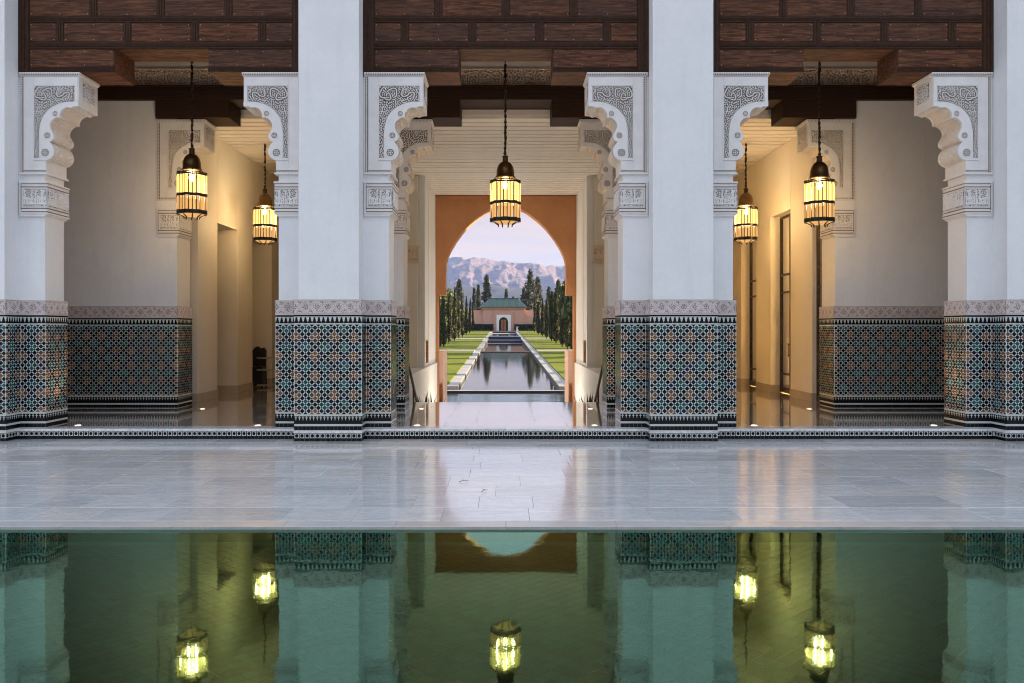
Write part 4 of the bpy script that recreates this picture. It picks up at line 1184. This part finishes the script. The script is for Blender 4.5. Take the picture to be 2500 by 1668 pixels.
# ------------------------------------------------------------------ lanterns
def lantern(loc, label, ztop):
    """origin at the bottom of the basket"""
    t = thing('lantern', label, 'lantern', loc, 'hanging brass lanterns')
    x, y, z = loc
    R0 = 0.226; n = 24
    def rad(a): return R0 * (1 + 0.075 * math.cos(8 * a))
    for nm, za, zb, mt in (('upper_tubes', 0.385, 0.70, 'tube_glass_upper'), ('lower_tubes', 0.10, 0.335, 'tube_glass_lower')):
        b = MB()
        for k in range(n):
            a = 2 * PI * k / n; rr = rad(a); cx, cyy = x + rr * math.cos(a), y + rr * math.sin(a)
            b.tube([(cx, cyy, z + za), (cx, cyy, z + zb)], 0.0215, 6)
        stuff(b.build(nm, M(mt), t, smooth=True))
    b = MB()
    for k in range(n):
        a = 2 * PI * (k + 0.5) / n; rr = rad(a) + 0.006; cx, cyy = x + rr * math.cos(a), y + rr * math.sin(a)
        b.tube([(cx, cyy, z + 0.09), (cx, cyy, z + 0.73)], 0.0075, 4)
    stuff(b.build('rods', M('dark_metal'), t))
    def band(za, zb, mat='dark_metal', k=1.0):
        b = MB(); m_ = 48
        for i in range(m_):
            a0, a1 = 2 * PI * i / m_, 2 * PI * (i + 1) / m_
            q = []
            for r_, zz in ((1.10, za), (1.10, zb), (0.86, zb), (0.86, za)):
                for a in (a0, a1): q.append((x + rad(a) * r_ * math.cos(a) * k, y + rad(a) * r_ * math.sin(a) * k, z + zz))
            b.add(q, [(0, 1, 3, 2), (2, 3, 5, 4), (4, 5, 7, 6), (6, 7, 1, 0)])
        b.build('band', M(mat), t)
    band(0.70, 0.725); band(0.735, 0.75); band(0.337, 0.383); band(0.035, 0.10)
    b = MB()
    for k in range(8):
        a = 2 * PI * (k + 0.5) / 8; r_ = R0 * 1.0
        b.tube([(x + r_ * math.cos(a), y + r_ * math.sin(a), z + 0.72), (x + 0.16 * math.cos(a), y + 0.16 * math.sin(a), z + 0.80)], 0.008, 5)
        b.tube([(x + R0 * math.cos(a), y + R0 * math.sin(a), z + 0.05), (x + 0.13 * math.cos(a), y + 0.13 * math.sin(a), z - 0.01), (x + 0.125 * math.cos(a), y + 0.125 * math.sin(a), z - 0.045)], 0.011, 5)
    stuff(b.build('ribs', M('dark_metal'), t))
    b = MB(); b.lathe([(0.22, 0.036), (0.13, 0.0), (0.02, -0.005)], 16, (x, y, z)); b.build('bottom_glass', M('tube_glass_lower'), t)
    b = MB(); b.lathe([(0.168, 0.79), (0.165, 0.815), (0.15, 0.83), (0.145, 0.93), (0.125, 1.0), (0.09, 1.05), (0.05, 1.075)], 32, (x, y, z), lobes=16, amp=0.025); b.build('dome', M('brass_dome'), t, smooth=True)
    b = MB(); b.lathe([(0.05, 1.07), (0.045, 1.13), (0.045, 1.15), (0.055, 1.155), (0.055, 1.17), (0.03, 1.18)], 12, (x, y, z)); b.build('neck', M('bronze'), t)
    b = MB(); b.lathe([(0.005, 0.60), (0.03, 0.61), (0.045, 0.65), (0.045, 0.69), (0.025, 0.74), (0.02, 0.80)], 12, (x, y, z)); b.build('bulb', M('bulb_glow'), t, smooth=True)
    # chain in a gathered sleeve: a wobbling twisted cord
    b = MB(); pts = []; rr = []; zz = z + 1.17; k = 0; rc = random.Random(int(abs(x * 100) + y * 10))
    ox = oy = 0
    while zz < ztop:
        pts.append((x + rc.uniform(-.007, .007), y + rc.uniform(-.007, .007), zz)); rr.append(0.016 + 0.010 * (k % 2) + rc.uniform(0, .004)); zz += 0.045; k += 1
    pts.append((x, y, ztop)); rr.append(0.02)
    b.tube(pts, rr, 7); b.build('chain', M('bronze'), t)
    ld = bpy.data.lights.new('lantern_light', 'POINT'); ld.energy = LANT * (1.8 if y > 17 else 1); ld.color = (1.0, 0.75, 0.44); ld.shadow_soft_size = 0.22
    lo = bpy.data.objects.new('lantern_light', ld); COL.objects.link(lo); attach(lo, t, (x, y, z + 0.47))
    return t
LANT = 40
lantern((-5.41, 14.7, 3.40), 'lit brass tube lantern in front of the broad wall left of the chair passage', 6.94)
lantern((-0.01, 14.7, 3.27), 'lit brass tube lantern hanging before the terracotta arch', 6.94)
lantern((5.40, 14.7, 3.265), 'lit brass tube lantern next to the plain wall right of the doors', 6.94)
lantern((-5.28, 18.7, 3.36), 'smaller looking lit lantern deeper inside the chair passage', 5.53)
lantern((5.26, 18.7, 3.37), 'smaller looking lit lantern deeper inside the passage with glazed doors', 5.53)
# room beyond the doors is lit
ld = bpy.data.lights.new('room_light', 'POINT'); ld.energy = 620; ld.color = (1.0, 0.62, 0.22); ld.shadow_soft_size = 0.12
t = thing('room_lamp', 'warm ceiling lamp inside the room behind the glazed doors', 'lamp', (7.3, 17.6, 4.42))
b = MB(); b.lathe([(0.02, 0), (0.12, 0.05), (0.16, 0.16), (0.12, 0.28), (0.03, 0.32)], 16, (7.3, 17.6, 4.55)); b.build('shade', M('bulb_glow'), t, smooth=True)
b = MB(); b.tube([(7.3, 17.6, 4.87), (7.3, 17.6, 5.5)], 0.012); b.build('stem', M('bronze'), t)
lo = bpy.data.objects.new('room_light', ld); COL.objects.link(lo); attach(lo, t, (7.3, 17.6, 4.42))

# ------------------------------------------------------------------ floor uplights
wh = {1.34: 'at the central opening', 3.75: 'at a side opening by its inner pillar', 6.47: 'at a side opening by its outer pillar', 1.54: 'by the inner pillar near the stair', 5.53: 'by the broad inner wall corner'}
for y, xs in ((12.9, (1.34, 3.75, 6.47)), (15.55, (1.54, 5.53))):
    for xx in xs:
        for s in (-1, 1):
            t = thing('floor_light', 'small round floor light %s, %s half' % (wh[xx], 'left' if s < 0 else 'right'), 'light', (s * xx, y, 0), 'recessed floor lights')
            b = MB(); b.lathe([(0.062, 0.0005), (0.062, 0.006), (0.046, 0.006)], 20, (s * xx, y, 0)); b.build('ring', M('pale_metal'), t)
            b = MB(); b.lathe([(0.044, 0.002), (0.044, 0.0075)], 16, (s * xx, y, 0)); b.build('lens', M('spot_glow'), t)
            ld = bpy.data.lights.new('floor_spot', 'SPOT'); ld.energy = 6.5; ld.color = (1.0, 0.72, 0.42); ld.spot_size = math.radians(95); ld.spot_blend = 0.8; ld.shadow_soft_size = 0.03
            lo = bpy.data.objects.new('floor_spot', ld); COL.objects.link(lo); attach(lo, t, (s * xx, y, 0.02)); lo.rotation_euler = (PI, 0, 0)

for s in (-1, 1):  # unseen pair, added to brighten the stair passage and the arch
    t = thing('floor_light', 'unseen fill light added at the %s foot of the terracotta arch' % ('left' if s < 0 else 'right'), 'light', (s * 1.1, 24.2, -2.041), 'recessed floor lights')
    b = MB(); b.lathe([(0.07, 0.0005), (0.07, 0.006), (0.05, 0.006)], 20, (s * 1.1, 24.2, -2.041)); b.build('ring', M('pale_metal'), t)
    b = MB(); b.lathe([(0.048, 0.002), (0.048, 0.0075)], 16, (s * 1.1, 24.2, -2.041)); b.build('lens', M('spot_glow'), t)
    ld = bpy.data.lights.new('floor_spot', 'SPOT'); ld.energy = 58; ld.color = (1.0, 0.84, 0.64); ld.spot_size = math.radians(172); ld.spot_blend = 1.0; ld.shadow_soft_size = 0.03
    lo = bpy.data.objects.new('floor_spot', ld); COL.objects.link(lo); attach(lo, t, (s * 1.1, 24.2, -2.02)); lo.rotation_euler = (PI, 0, 0)
# twigs on the plaza
for (x, y, a, lab) in ((-0.49, 8.95, 0.6, 'tiny dark twig fallen on the bright marble, the farther one'), (-0.24, 8.40, 1.1, 'tiny dark twig fallen on the bright marble, the nearer one')):
    b = MB(); p = Vector((x, y, PLZ + 0.006)); d = Vector((math.cos(a), math.sin(a), 0))
    b.tube([tuple(p), tuple(p + d * 0.05 + Vector((0, 0, .012))), tuple(p + d * 0.11 + Vector((0.01, 0, 0.002)))], [0.003, 0.003, 0.001], 5)
    b.tube([tuple(p + d * .05 + Vector((0, 0, .012))), tuple(p + d * .07 + Vector((-.02, .02, .016)))], 0.003, 4)
    tag(b.build('twig', M('bark')), lab, 'twig')

# ================================================================== GARDEN
def gx(y): return 0.28 - 0.0037 * y
def gz(y): return -1.844 + 0.0165 * y
def strip(mb, xa, xb, ya, yb, dz=0.0, n=24, th=0.25, m=0):
    for k in range(n):
        y0, y1 = ya + (yb - ya) * k / n, ya + (yb - ya) * (k + 1) / n
        v = [(gx(y0) + xa, y0, gz(y0) + dz), (gx(y0) + xb, y0, gz(y0) + dz), (gx(y1) + xb, y1, gz(y1) + dz), (gx(y1) + xa, y1, gz(y1) + dz)]
        mb.add(v + [(a, c_, e_ - th) for a, c_, e_ in v], [(0, 1, 2, 3), (0, 4, 5, 1), (1, 5, 6, 2), (2, 6, 7, 3), (3, 7, 4, 0)], m)
def ground_far():
    b = MB()
    b.add([(-3000, 28.6, -2.4), (3000, 28.6, -2.4), (3000, 200, 1.2), (-3000, 200, 1.2), (-3000, 5300, 1.2), (3000, 5300, 1.2)], [(0, 1, 2, 3), (3, 2, 5, 4)])
    b.add([(-3000, -400, -1.2), (3000, -400, -1.2), (3000, 28.6, -2.4), (-3000, 28.6, -2.4)], [(0, 1, 2, 3)])
    struct(b.build('ground', M('path_stone')))
ground_far()
b = MB()
for s in (-1, 1):
    for ya, yb in ((40.4, 79.5), (82.5, 121), (126, 184)):
        strip(b, *sorted((s * 2.93, s * 60)), ya, yb, 0.0, 16, 0.5)
struct(b.build('lawn', M('grass')))
b = MB()
for s in (-1, 1):
    strip(b, *sorted((s * 2.93, s * 60)), 79.5, 82.5, 0.02, 2, 0.3); strip(b, *sorted((s * 2.93, s * 60)), 121, 126, 0.02, 2, 0.3)
struct(b.build('garden_path', M('path_stone')))
for s in (-1, 1):
    kt = struct(MB().build('pool_kerb', M('kerb_stone')))
    y = 40.4
    b = MB(); strip(b, *sorted((s * 2.394, s * 2.4)), 40.4, 176, -0.09, 30, 0.9); b.build('pool_lining', M('wet_stone'), kt)
    while y < 176:
        L = 1.6 if y < 90 else 3.2
        b = MB(); strip(b, *sorted((s * 2.40, s * 2.92)), y + 0.007, y + L - 0.007, -0.05 + RND.uniform(-.006, .006), 1, 0.9); b.build('kerb_stone', M('kerb_stone'), kt); y += L
def wpoly(name, ya, yb, z, mat, hw=2.40):
    z0, z1 = z
    b = MB(); b.add([(gx(ya) - hw, ya, z0), (gx(ya) + hw, ya, z0), (gx(yb) + hw, yb, z1), (gx(yb) - hw, yb, z1)], [(0, 1, 2, 3)])
    o = struct(b.build(name, M(mat)))
    return o
wpoly('garden_water', 28.6, 39.9, (-1.60, -1.485), 'ripple_water', 14); wpoly('garden_water', 40.35, 81.0, (-1.42, -0.68), 'garden_water')
wpoly('garden_water', 81.4, 116, (-0.84, -0.43), 'garden_water'); wpoly('garden_water', 136.4, 173, (0.33, 0.62), 'garden_water')
b = MB(); b.box(-2.6, 2.9, 40, 185, -2.3, -1.9)
b2 = MB(); b2.box(-14, 14, 28.61, 39.89, -2.38, -1.95); struct(b2.build('basin_floor', M('pale_basin')))
struct(b.build('basin_floor', M('navy_tile')))
b = MB()
b.box(-14, 14, 39.9, 40.39, -2.0, -1.415)
b.box(gx(81) - 2.41, gx(81) + 2.41, 81.0, 81.4, -2, -0.645)
b.box(gx(118) - 2.41, gx(118) + 2.41, 118.2, 127, -2, -0.02); b.box(gx(130) - 2.41, gx(130) + 2.41, 127, 136, -2, 0.40)
b.box(gx(175) - 2.9, gx(175) + 2.9, 176.5, 186, -1, 0.95)
struct(b.build('cascade', M('navy_tile')))
b = MB()
b.box(gx(81) - 2.42, gx(81) + 2.42, 80.9, 81.45, -0.644, -0.60)
b.box(gx(116) - 2.41, gx(116) + 2.41, 116, 118.19, -2, -0.40); b.box(gx(136) - 2.41, gx(136) + 2.41, 135.9, 136.4, 0.402, 0.48)
b.box(gx(175) - 2.9, gx(175) + 2.9, 173, 176.49, -1, 0.52); b.box(gx(186) - 6, gx(186) + 6, 186.01, 189.9, -1, 1.2)
b.box(-14, 14, 39.88, 40.395, -1.414, -1.40)
struct(b.build('weir_stone', M('kerb_stone')))

# gate pavilion
GY = 190.0; GC = -0.5
t = thing('gate_pavilion', 'pink gate pavilion with a green tiled hipped roof at the end of the water axis', 'building', (GC, GY, 1.2))
b = MB(); b.box(-5.17, 4.14, GY, GY + 7, 0.8, 6.35); b.build('wall', M('pink_render'), t)
b = MB(); b.box(-5.4, 4.35, GY - 0.25, GY + 7.2, 6.0, 6.42); b.build('eave', M('pink_render'), t)
b = MB(); e_ = (-5.85, 4.75, GY - 0.6, GY + 7.6, 6.42); r_ = (-3.78, 2.87, 8.45)
b.add([(e_[0], e_[2], e_[4]), (e_[1], e_[2], e_[4]), (e_[1], e_[3], e_[4]), (e_[0], e_[3], e_[4]), (r_[0], GY + 3.5, r_[2]), (r_[1], GY + 3.5, r_[2])], [(0, 1, 5, 4), (1, 2, 5), (2, 3, 4, 5), (3, 0, 4), (0, 3, 2, 1)])
rf = b.build('roof', M('roof_green'), t)
b = MB()
for k in range(40):
    f0 = (k + 0.5) / 40; xb = e_[0] + (e_[1] - e_[0]) * f0
    xt = min(max(xb, r_[0]), r_[1]); tt = 1.0
    if xb < r_[0]: tt = (xb - e_[0]) / (r_[0] - e_[0])
    if xb > r_[1]: tt = (e_[1] - xb) / (e_[1] - r_[1])
    y1 = e_[2] + (GY + 3.5 - e_[2]) * tt; z1 = e_[4] + (r_[2] - e_[4]) * tt
    b.tube([(xb, e_[2] - 0.02, e_[4] + 0.03), (xb, y1, z1 + 0.03)], 0.075, 5)
b.tube([(r_[0], GY + 3.5, r_[2] + .03), (r_[1], GY + 3.5, r_[2] + .03)], 0.14, 6)
stuff(b.build('roof_tiles', M('roof_green'), rf))
b = MB(); b.box(-2.6, 1.6, GY - 0.5, GY, 1.2, 5.2); b.box(-2.7, 1.7, GY - 0.6, GY, 5.2, 5.32); b.build('portal', M('pink_render'), t)
AW = [(-1.54, 1.2), (-1.54, 3.1), (-1.45, 3.6), (-1.2, 3.98), (-0.85, 4.18), (-0.53, 4.24), (-0.21, 4.18), (0.14, 3.98), (0.39, 3.6), (0.48, 3.1), (0.48, 1.2)]
b = MB(); b.prism([(-2.08, 1.2)] + AW + [(1.1, 1.2), (1.1, 4.72), (-2.08, 4.72)], GY - 0.75, GY - 0.5); b.build('arch_frame', M('plaster'), t)
b = MB(); b.prism(AW, GY - 0.54, GY - 0.505); b.build('doorway', M('dark_wood'), t)
b = MB(); b.box(-1.1, -0.56, GY - 0.58, GY - 0.545, 1.25, 3.7); b.box(-0.5, 0.05, GY - 0.58, GY - 0.545, 1.25, 3.7); b.build('door_leaf', M('terracotta_dark'), t)
for s, x0, x1, lab in ((-1, -60, -5.18, 'pink garden wall left of the green roofed pavilion'), (1, 4.15, 60, 'pink garden wall right of the green roofed pavilion')):
    t = thing('garden_wall', lab, 'wall', ((x0 + x1) / 2, GY + 1, 1))
    b = MB(); b.box(x0, x1, GY + 1.0, GY + 1.6, 0.5, 5.8); b.build('upper_wall', M('pink_render'), t)
    b = MB(); b.box(x0, x1, GY + 0.3, GY + 0.99, 0.5, 4.5); b.build('lower_wall', M('pink_render'), t)
t = thing('pedestal', 'small pale stone pedestal on the lawn right of the gate', 'pedestal', (2.4, 182, 1.1))
b = MB(); b.lathe([(0.28, 0), (0.28, 0.15), (0.18, 0.2), (0.18, 0.8), (0.3, 0.9), (0.3, 1.0)], 12, (2.4, 182, 1.1)); b.build('stone', M('plaster'), t)

# ------------------------------------------------------------------ vegetation
def leaves(mb, pts, size, rg, up=0.3):
    n = len(pts)
    P = np.array(pts); a = rg.uniform(0, 2 * PI, n); e = rg.uniform(-0.6, 1.2, n)
    u = np.stack([np.cos(a) * np.cos(e), np.sin(a) * np.cos(e), np.sin(e) + up], -1); u /= np.linalg.norm(u, axis=1)[:, None]
    w_ = rg.normal(size=(n, 3)); w_ -= (w_ * u).sum(1)[:, None] * u; w_ /= np.linalg.norm(w_, axis=1)[:, None]
    s = size * rg.uniform(0.6, 1.3, n)[:, None]
    V = np.stack([P - u * s, P + w_ * s * 0.45, P + u * s, P - w_ * s * 0.45], 1).reshape(-1, 3)
    base = len(mb.v); mb.v.extend(map(tuple, V.tolist()))
    mb.f.extend([(base + 4 * i, base + 4 * i + 1, base + 4 * i + 2, base + 4 * i + 3) for i in range(n)]); mb.m.extend([0] * n)
def cypress_mesh(seed, h=6.0, r=0.31, n=2800):
    rg = np.random.RandomState(seed); t = rg.uniform(0.05, 1, n); a = rg.uniform(0, 2 * PI, n)
    prof = np.minimum(1, (t / 0.14) ** 0.6) * (1 - t) ** 0.55 * 1.15
    wob = 1 + 0.22 * np.sin(a * 2 + t * 19 + seed) + 0.14 * np.sin(a * 3 - t * 31)
    rr = r * prof * wob * rg.uniform(0.35, 1.0, n) ** 0.5
    pts = np.stack([rr * np.cos(a) + 0.05 * np.sin(t * 6 + seed), rr * np.sin(a), t * h], -1)
    m = MB(); leaves(m, pts, 0.11, rg, 1.3); return m.mesh('crown', M('cypress_leaf'))
def trunk_mesh(h, r):
    m = MB(); m.tube([(0, 0, -0.3), (0, 0, h * 0.4), (0.02, 0, h * 0.75)], [r, r * 0.7, r * 0.3], 7); return m.mesh('trunk', M('bark'))
CYP = [cypress_mesh(s) for s in (1, 2, 3)]; CYT = trunk_mesh(5.5, 0.09)
rl = [(-1, (62, 69, 76, 83.4, 90.5, 100, 110.6, 122, 133, 146, 161, 178)), (1, (60, 68, 76, 83, 90.5, 101, 111, 123, 136, 152, 170))]
i = 0
for s, ys_ in rl:
    for k, y in enumerate(ys_):
        X = gx(y) + (s * 6.55 if s < 0 else 6.05)
        hgt = RND.uniform(0.88, 1.16)
        ordn = ('nearest', 'second', 'third', 'fourth', 'fifth', 'sixth', 'seventh', 'eighth', 'ninth', 'tenth', 'eleventh', 'twelfth')[k]
        t = thing('cypress_tree', 'slender dark columnar cypress, %s from the arch in the row %s of the water' % (ordn, 'left' if s < 0 else 'right'), 'tree', (X, y, gz(y)), 'cypress rows along the garden water')
        for nm, me in (('crown', CYP[i % 3]), ('trunk', CYT)):
            o = link(nm, me, t, (X, y, gz(y))); kw = RND.uniform(0.78, 1.3) * (1.1 if s > 0 else 0.95); o.scale = (kw, kw, hgt)
            o.rotation_euler = (RND.uniform(-.012, .012), RND.uniform(-.02, .02), RND.uniform(0, 6) if nm == 'crown' else 0)
        i += 1
def conifer_mesh(seed, h=14.0, R0=2.2, n=7000, open_=1.0):
    rg = np.random.RandomState(seed); pts = []
    nl = 26
    for l in range(nl):
        t = 0.10 + 0.9 * l / nl; z = t * h; rad = R0 * (1 - t) ** 0.75 * rg.uniform(0.7, 1.15) + 0.12
        nb = 7
        for k in range(nb):
            a = rg.uniform(0, 2 * PI); L = rad * rg.uniform(0.45, 1.15); m_ = int(n / nl / nb)
            f = rg.uniform(0.1, 1, m_) ** 0.7
            up = 0.25 * L
            pts.append(np.stack([np.cos(a) * L * f + rg.normal(0, .13, m_), np.sin(a) * L * f + rg.normal(0, .13, m_), z + up * f + rg.normal(0, .16, m_)], -1))
    m = MB(); leaves(m, np.concatenate(pts), 0.2, rg, 0.4); return m.mesh('crown', M('conifer_leaf'))
CON = [conifer_mesh(s, R0=r) for s, r in ((11, 2.5), (12, 3.2), (13, 1.7))]; COT = trunk_mesh(14, 0.25)
con = [(-11.8, 215, 13.5, 0, 'tall ragged conifer rising behind the left cypresses'), (-8.2, 220, 11.6, 2, 'slim conifer of a close pair left of the pavilion, the lower one'), (-7.2, 222, 12.4, 2, 'slim conifer of a close pair left of the pavilion, the taller one'),
       (-4.75, 212, 14.4, 0, 'tall pointed conifer standing over the left end of the green roof'), (-2.2, 216, 8.2, 2, 'short conifer tip just left of the roof ridge middle'), (0.1, 220, 11.2, 2, 'conifer peeping over the middle of the green roof'), (1.9, 224, 9.4, 2, 'small conifer tip right of the roof middle'),
       (6.0, 210, 15.6, 1, 'largest dark bushy conifer right of the green roof'), (8.0, 214, 14.0, 0, 'conifer leaning against the largest one on its right'), (4.6, 218, 11.5, 1, 'dark conifer low behind the right roof hip'), (10.9, 216, 11.6, 0, 'middle height conifer behind the right cypresses'), (12.6, 205, 12.8, 1, 'dark conifer near the right edge of the arch view'),
       (15.2, 200, 15.5, 1, 'tall dark conifer at the right edge of the arch view'), (-15.5, 208, 9.5, 1, 'low dark conifer at the left edge of the arch view'), (-13.6, 225, 8.5, 1, 'low conifer behind the left cypresses')]
belt = [(13.5, 62, 9.0), (16.5, 70, 11.0), (14.0, 79, 8.5), (18.0, 89, 12.0), (15.0, 99, 9.5), (19.0, 108, 12.0), (15.5, 124, 10.0), (18.5, 137, 12.5), (16.0, 150, 10.0), (15.0, 166, 11.0), (13.0, 52, 8.0), (15.5, 46, 9.0)]
for k, (X, y, hh) in enumerate(belt):
    con.append((X, y, hh, k % 2, 'conifer of the belt right of the lawn, the %s from the house' % ('third', 'fourth', 'fifth', 'sixth', 'seventh', 'eighth', 'ninth', 'tenth', 'eleventh', 'farthest', 'second', 'nearest')[k]))
for (X, y, hh, v, lab) in con:
    gzz = 0.8 if y > 190 else gz(y)
    t = thing('conifer_tree', lab, 'tree', (X, y, gzz), 'conifers beyond the garden wall' if y > 190 else 'conifer belt right of the lawn')
    for nm, me in (('crown', CON[v]), ('trunk', COT)):
        o = link(nm, me, t, (X, y, gzz)); k = hh / 14.0; o.scale = (k * 0.95, k * 0.95, k); o.rotation_euler = (0, 0, RND.uniform(0, 6) if nm == 'crown' else 0)
def bush_mesh(seed, n=3000):
    rg = np.random.RandomState(seed); pts = []
    for k in range(16):
        c_ = rg.normal(0, 1, 3); c_ /= np.linalg.norm(c_); c_ *= rg.uniform(0.3, 0.72); r0 = rg.uniform(0.22, 0.42)
        d = rg.normal(size=(n // 16, 3)); d /= np.linalg.norm(d, axis=1)[:, None]; pts.append(c_ + d * r0 * rg.uniform(0.6, 1, (n // 16, 1)))
    P = np.concatenate(pts); P[:, 2] = P[:, 2] * 0.8 + 0.75
    m = MB(); leaves(m, P, 0.075, rg, 0.2); return m.mesh('crown', M('broad_leaf'))
BUS = [bush_mesh(s) for s in (31, 32)]; BUT = trunk_mesh(1.0, 0.05)
bt = [(-10.5, 96, 2.9, 'rounded light green tree behind the nearest left cypresses'), (-11.5, 118, 3.2, 'rounded green tree behind the middle of the left cypress row'), (-10.6, 142, 3.1, 'bright rounded tree near the far left cypresses'), (-12.2, 168, 3.6, 'rounded tree before the left garden wall'), (-9.6, 180, 2.4, 'low rounded shrub before the left garden wall'),
      (10.0, 92, 4.2, 'dark broad tree behind the nearest right cypresses'), (11.2, 112, 3.9, 'dark broad tree behind the middle right cypresses'), (9.5, 131, 3.6, 'rounded tree behind the far right cypresses'), (11.5, 152, 4.0, 'rounded tree filling the gap in the right cypress row'), (9.5, 182, 2.6, 'low rounded shrub before the right garden wall'), (8.6, 76, 4.0, 'dark broad tree against the right jamb of the arch'), (-10.8, 74, 3.4, 'dark broad tree against the left jamb of the arch')]
for j, (X, y, sc, lab) in enumerate(bt):
    t = thing('broadleaf_tree', lab, 'tree', (X, y, gz(y)), 'rounded trees behind the cypresses')
    for nm, me in (('crown', BUS[j % 2]), ('trunk', BUT)):
        o = link(nm, me, t, (X, y, gz(y))); o.scale = (sc * 1.0, sc * 1.0, sc * 1.75); o.rotation_euler = (0, 0, RND.uniform(0, 6) if nm == 'crown' else 0)
for (x0, x1, lab) in ((-9.5, -2.8, 'clipped dark hedge left of the pavilion door'), (1.9, 10.0, 'clipped dark hedge right of the pavilion door')):
    rg = np.random.RandomState(int(abs(x0 * 10))); n = 4200
    P = np.stack([rg.uniform(x0, x1, n), rg.uniform(187.8, 189.2, n), 1.1 + rg.uniform(0, 1, n) ** 0.6 * 1.55], -1)
    m = MB(); leaves(m, P, 0.16, rg); 
    tag(m.build('hedge', M('hedge_leaf')), lab, 'hedge')

# ------------------------------------------------------------------ mountains
def mountains():
    nx, ny = 700, 200
    rg = np.random.RandomState(4)
    X = np.linspace(-2600, 2600, nx); Y = np.linspace(3300, 5200, ny)
    def fb(seed, sx, sy, oct_=5):
        r = np.random.RandomState(seed); out = np.zeros((ny, nx)); amp = 1
        for o in range(oct_):
            n1, n2 = int(sy * 2 ** o) + 2, int(sx * 2 ** o) + 2
            g = r.rand(n1, n2); yi = np.linspace(0, n1 - 1.001, ny); xi = np.linspace(0, n2 - 1.001, nx)
            y0 = yi.astype(int); x0 = xi.astype(int); fy = (yi - y0)[:, None]; fx = (xi - x0)[None, :]
            fy = fy * fy * (3 - 2 * fy); fx = fx * fx * (3 - 2 * fx)
            v = g[y0][:, x0] * (1 - fy) * (1 - fx) + g[y0 + 1][:, x0] * fy * (1 - fx) + g[y0][:, x0 + 1] * (1 - fy) * fx + g[y0 + 1][:, x0 + 1] * fy * fx
            out += amp * (1 - np.abs(2 * v - 1)); amp *= 0.5
        return out / 1.94
    D = [(-3000, 596), (-900, 592), (1000, 592), (1039, 590), (1061, 589.5), (1070, 593.5), (1091, 590), (1125, 592.8), (1139, 596.8), (1157, 596), (1172, 600), (1207, 602), (1221, 602), (1237, 607), (1250, 612.6), (1265, 610), (1274, 612.5), (1292, 609), (1400, 600), (2500, 610), (5000, 600)]
    crest_y = 4300.0
    dx = X / crest_y * 1958 + 1161
    crest = (757 - np.interp(dx, [d[0] for d in D], [d[1] for d in D])) / 1958 * crest_y + 1.45
    t = np.clip((Y - 3300) / (crest_y - 3300), 0, 1)[:, None]; back = np.clip((Y - crest_y) / 900, 0, 1)[:, None]
    prof = t ** 1.25 * (1 - back * 0.8)
    S1 = fb(7, 24, 4, 6); S2 = fb(19, 60, 14, 4); S3 = fb(23, 9, 3, 3)
    d = 1.15 * (S1 - 0.55) + 0.55 * (S2 - 0.55) + 0.5 * (S3 - 0.55) + 0.16 * (fb(31, 150, 50, 2) - 0.5)
    Z = crest[None, :] * (t * (1 - back * 0.8) + 0.9 * t * (1.06 - t) * d) - 6
    m = MB(); XX, YY = np.meshgrid(X, Y); 
    V = np.stack([XX, YY, Z], -1).reshape(-1, 3); idx = np.arange(nx * ny).reshape(ny, nx)
    q = np.stack([idx[:-1, :-1], idx[:-1, 1:], idx[1:, 1:], idx[1:, :-1]], -1).reshape(-1, 4)
    m.v = list(map(tuple, V.tolist())); m.f = list(map(tuple, q.tolist())); m.m = [0] * len(m.f)
    struct(m.build('mountains', M('mountain_rock'), smooth=True))
    # added dark range in front; its colour stands for the mountains' shaded lower half
    nx2, ny2 = 240, 40
    X2 = np.linspace(-2600, 2600, nx2); Y2 = np.linspace(2100, 3250, ny2); rg2 = np.random.RandomState(8)
    t2 = np.sin(np.clip((Y2 - 2100) / 1150, 0, 1) * PI)[:, None]
    prof2 = np.zeros(nx2)
    for o in range(5): prof2 += np.interp(np.arange(nx2), np.linspace(0, nx2, 8 * 2 ** o), rg2.rand(8 * 2 ** o)) * 0.5 ** o
    prof2 = (prof2 - prof2.mean()) / prof2.std()
    Z2 = (148 + 11 * prof2[None, :]) * t2 ** 0.9 * (0.9 + 0.1 * np.random.RandomState(3).rand(ny2, nx2)) - 5
    XX, YY = np.meshgrid(X2, Y2); V = np.stack([XX, YY, Z2], -1).reshape(-1, 3); idx = np.arange(nx2 * ny2).reshape(ny2, nx2)
    q = np.stack([idx[:-1, :-1], idx[:-1, 1:], idx[1:, 1:], idx[1:, :-1]], -1).reshape(-1, 4)
    m = MB(); m.v = list(map(tuple, V.tolist())); m.f = list(map(tuple, q.tolist())); m.m = [0] * len(m.f)
    struct(m.build('shaded_lower_range', M('range_shade'), smooth=True))
mountains()

hz = bpy.data.materials.new('haze_air'); hz.use_nodes = True
ht = hz.node_tree; ht.nodes.clear()
ho = ht.nodes.new('ShaderNodeOutputMaterial'); hv = ht.nodes.new('ShaderNodeVolumePrincipled')
hv.inputs['Color'].default_value = (0.32, 0.48, 1.0, 1); hv.inputs['Density'].default_value = 7.5e-5; hv.inputs['Anisotropy'].default_value = 0.0
ht.links.new(hv.outputs[0], ho.inputs['Volume'])
b = MB(); b.box(-3100, 3100, -450, 5400, -4, 430)
o = b.build('haze', [hz]); o['kind'] = 'stuff'; o.display_type = 'WIRE'
cy.volume_bounces = 0
# unseen wing added on the sun's side to keep the court in shade
b = MB(); b.box(14, 20, -30, 12.6, -0.2, 9.5)
tag(b.build('court_shade_wing', M('plaster')), 'unseen white wing added to shade the court from the right, outside the frame', 'building')
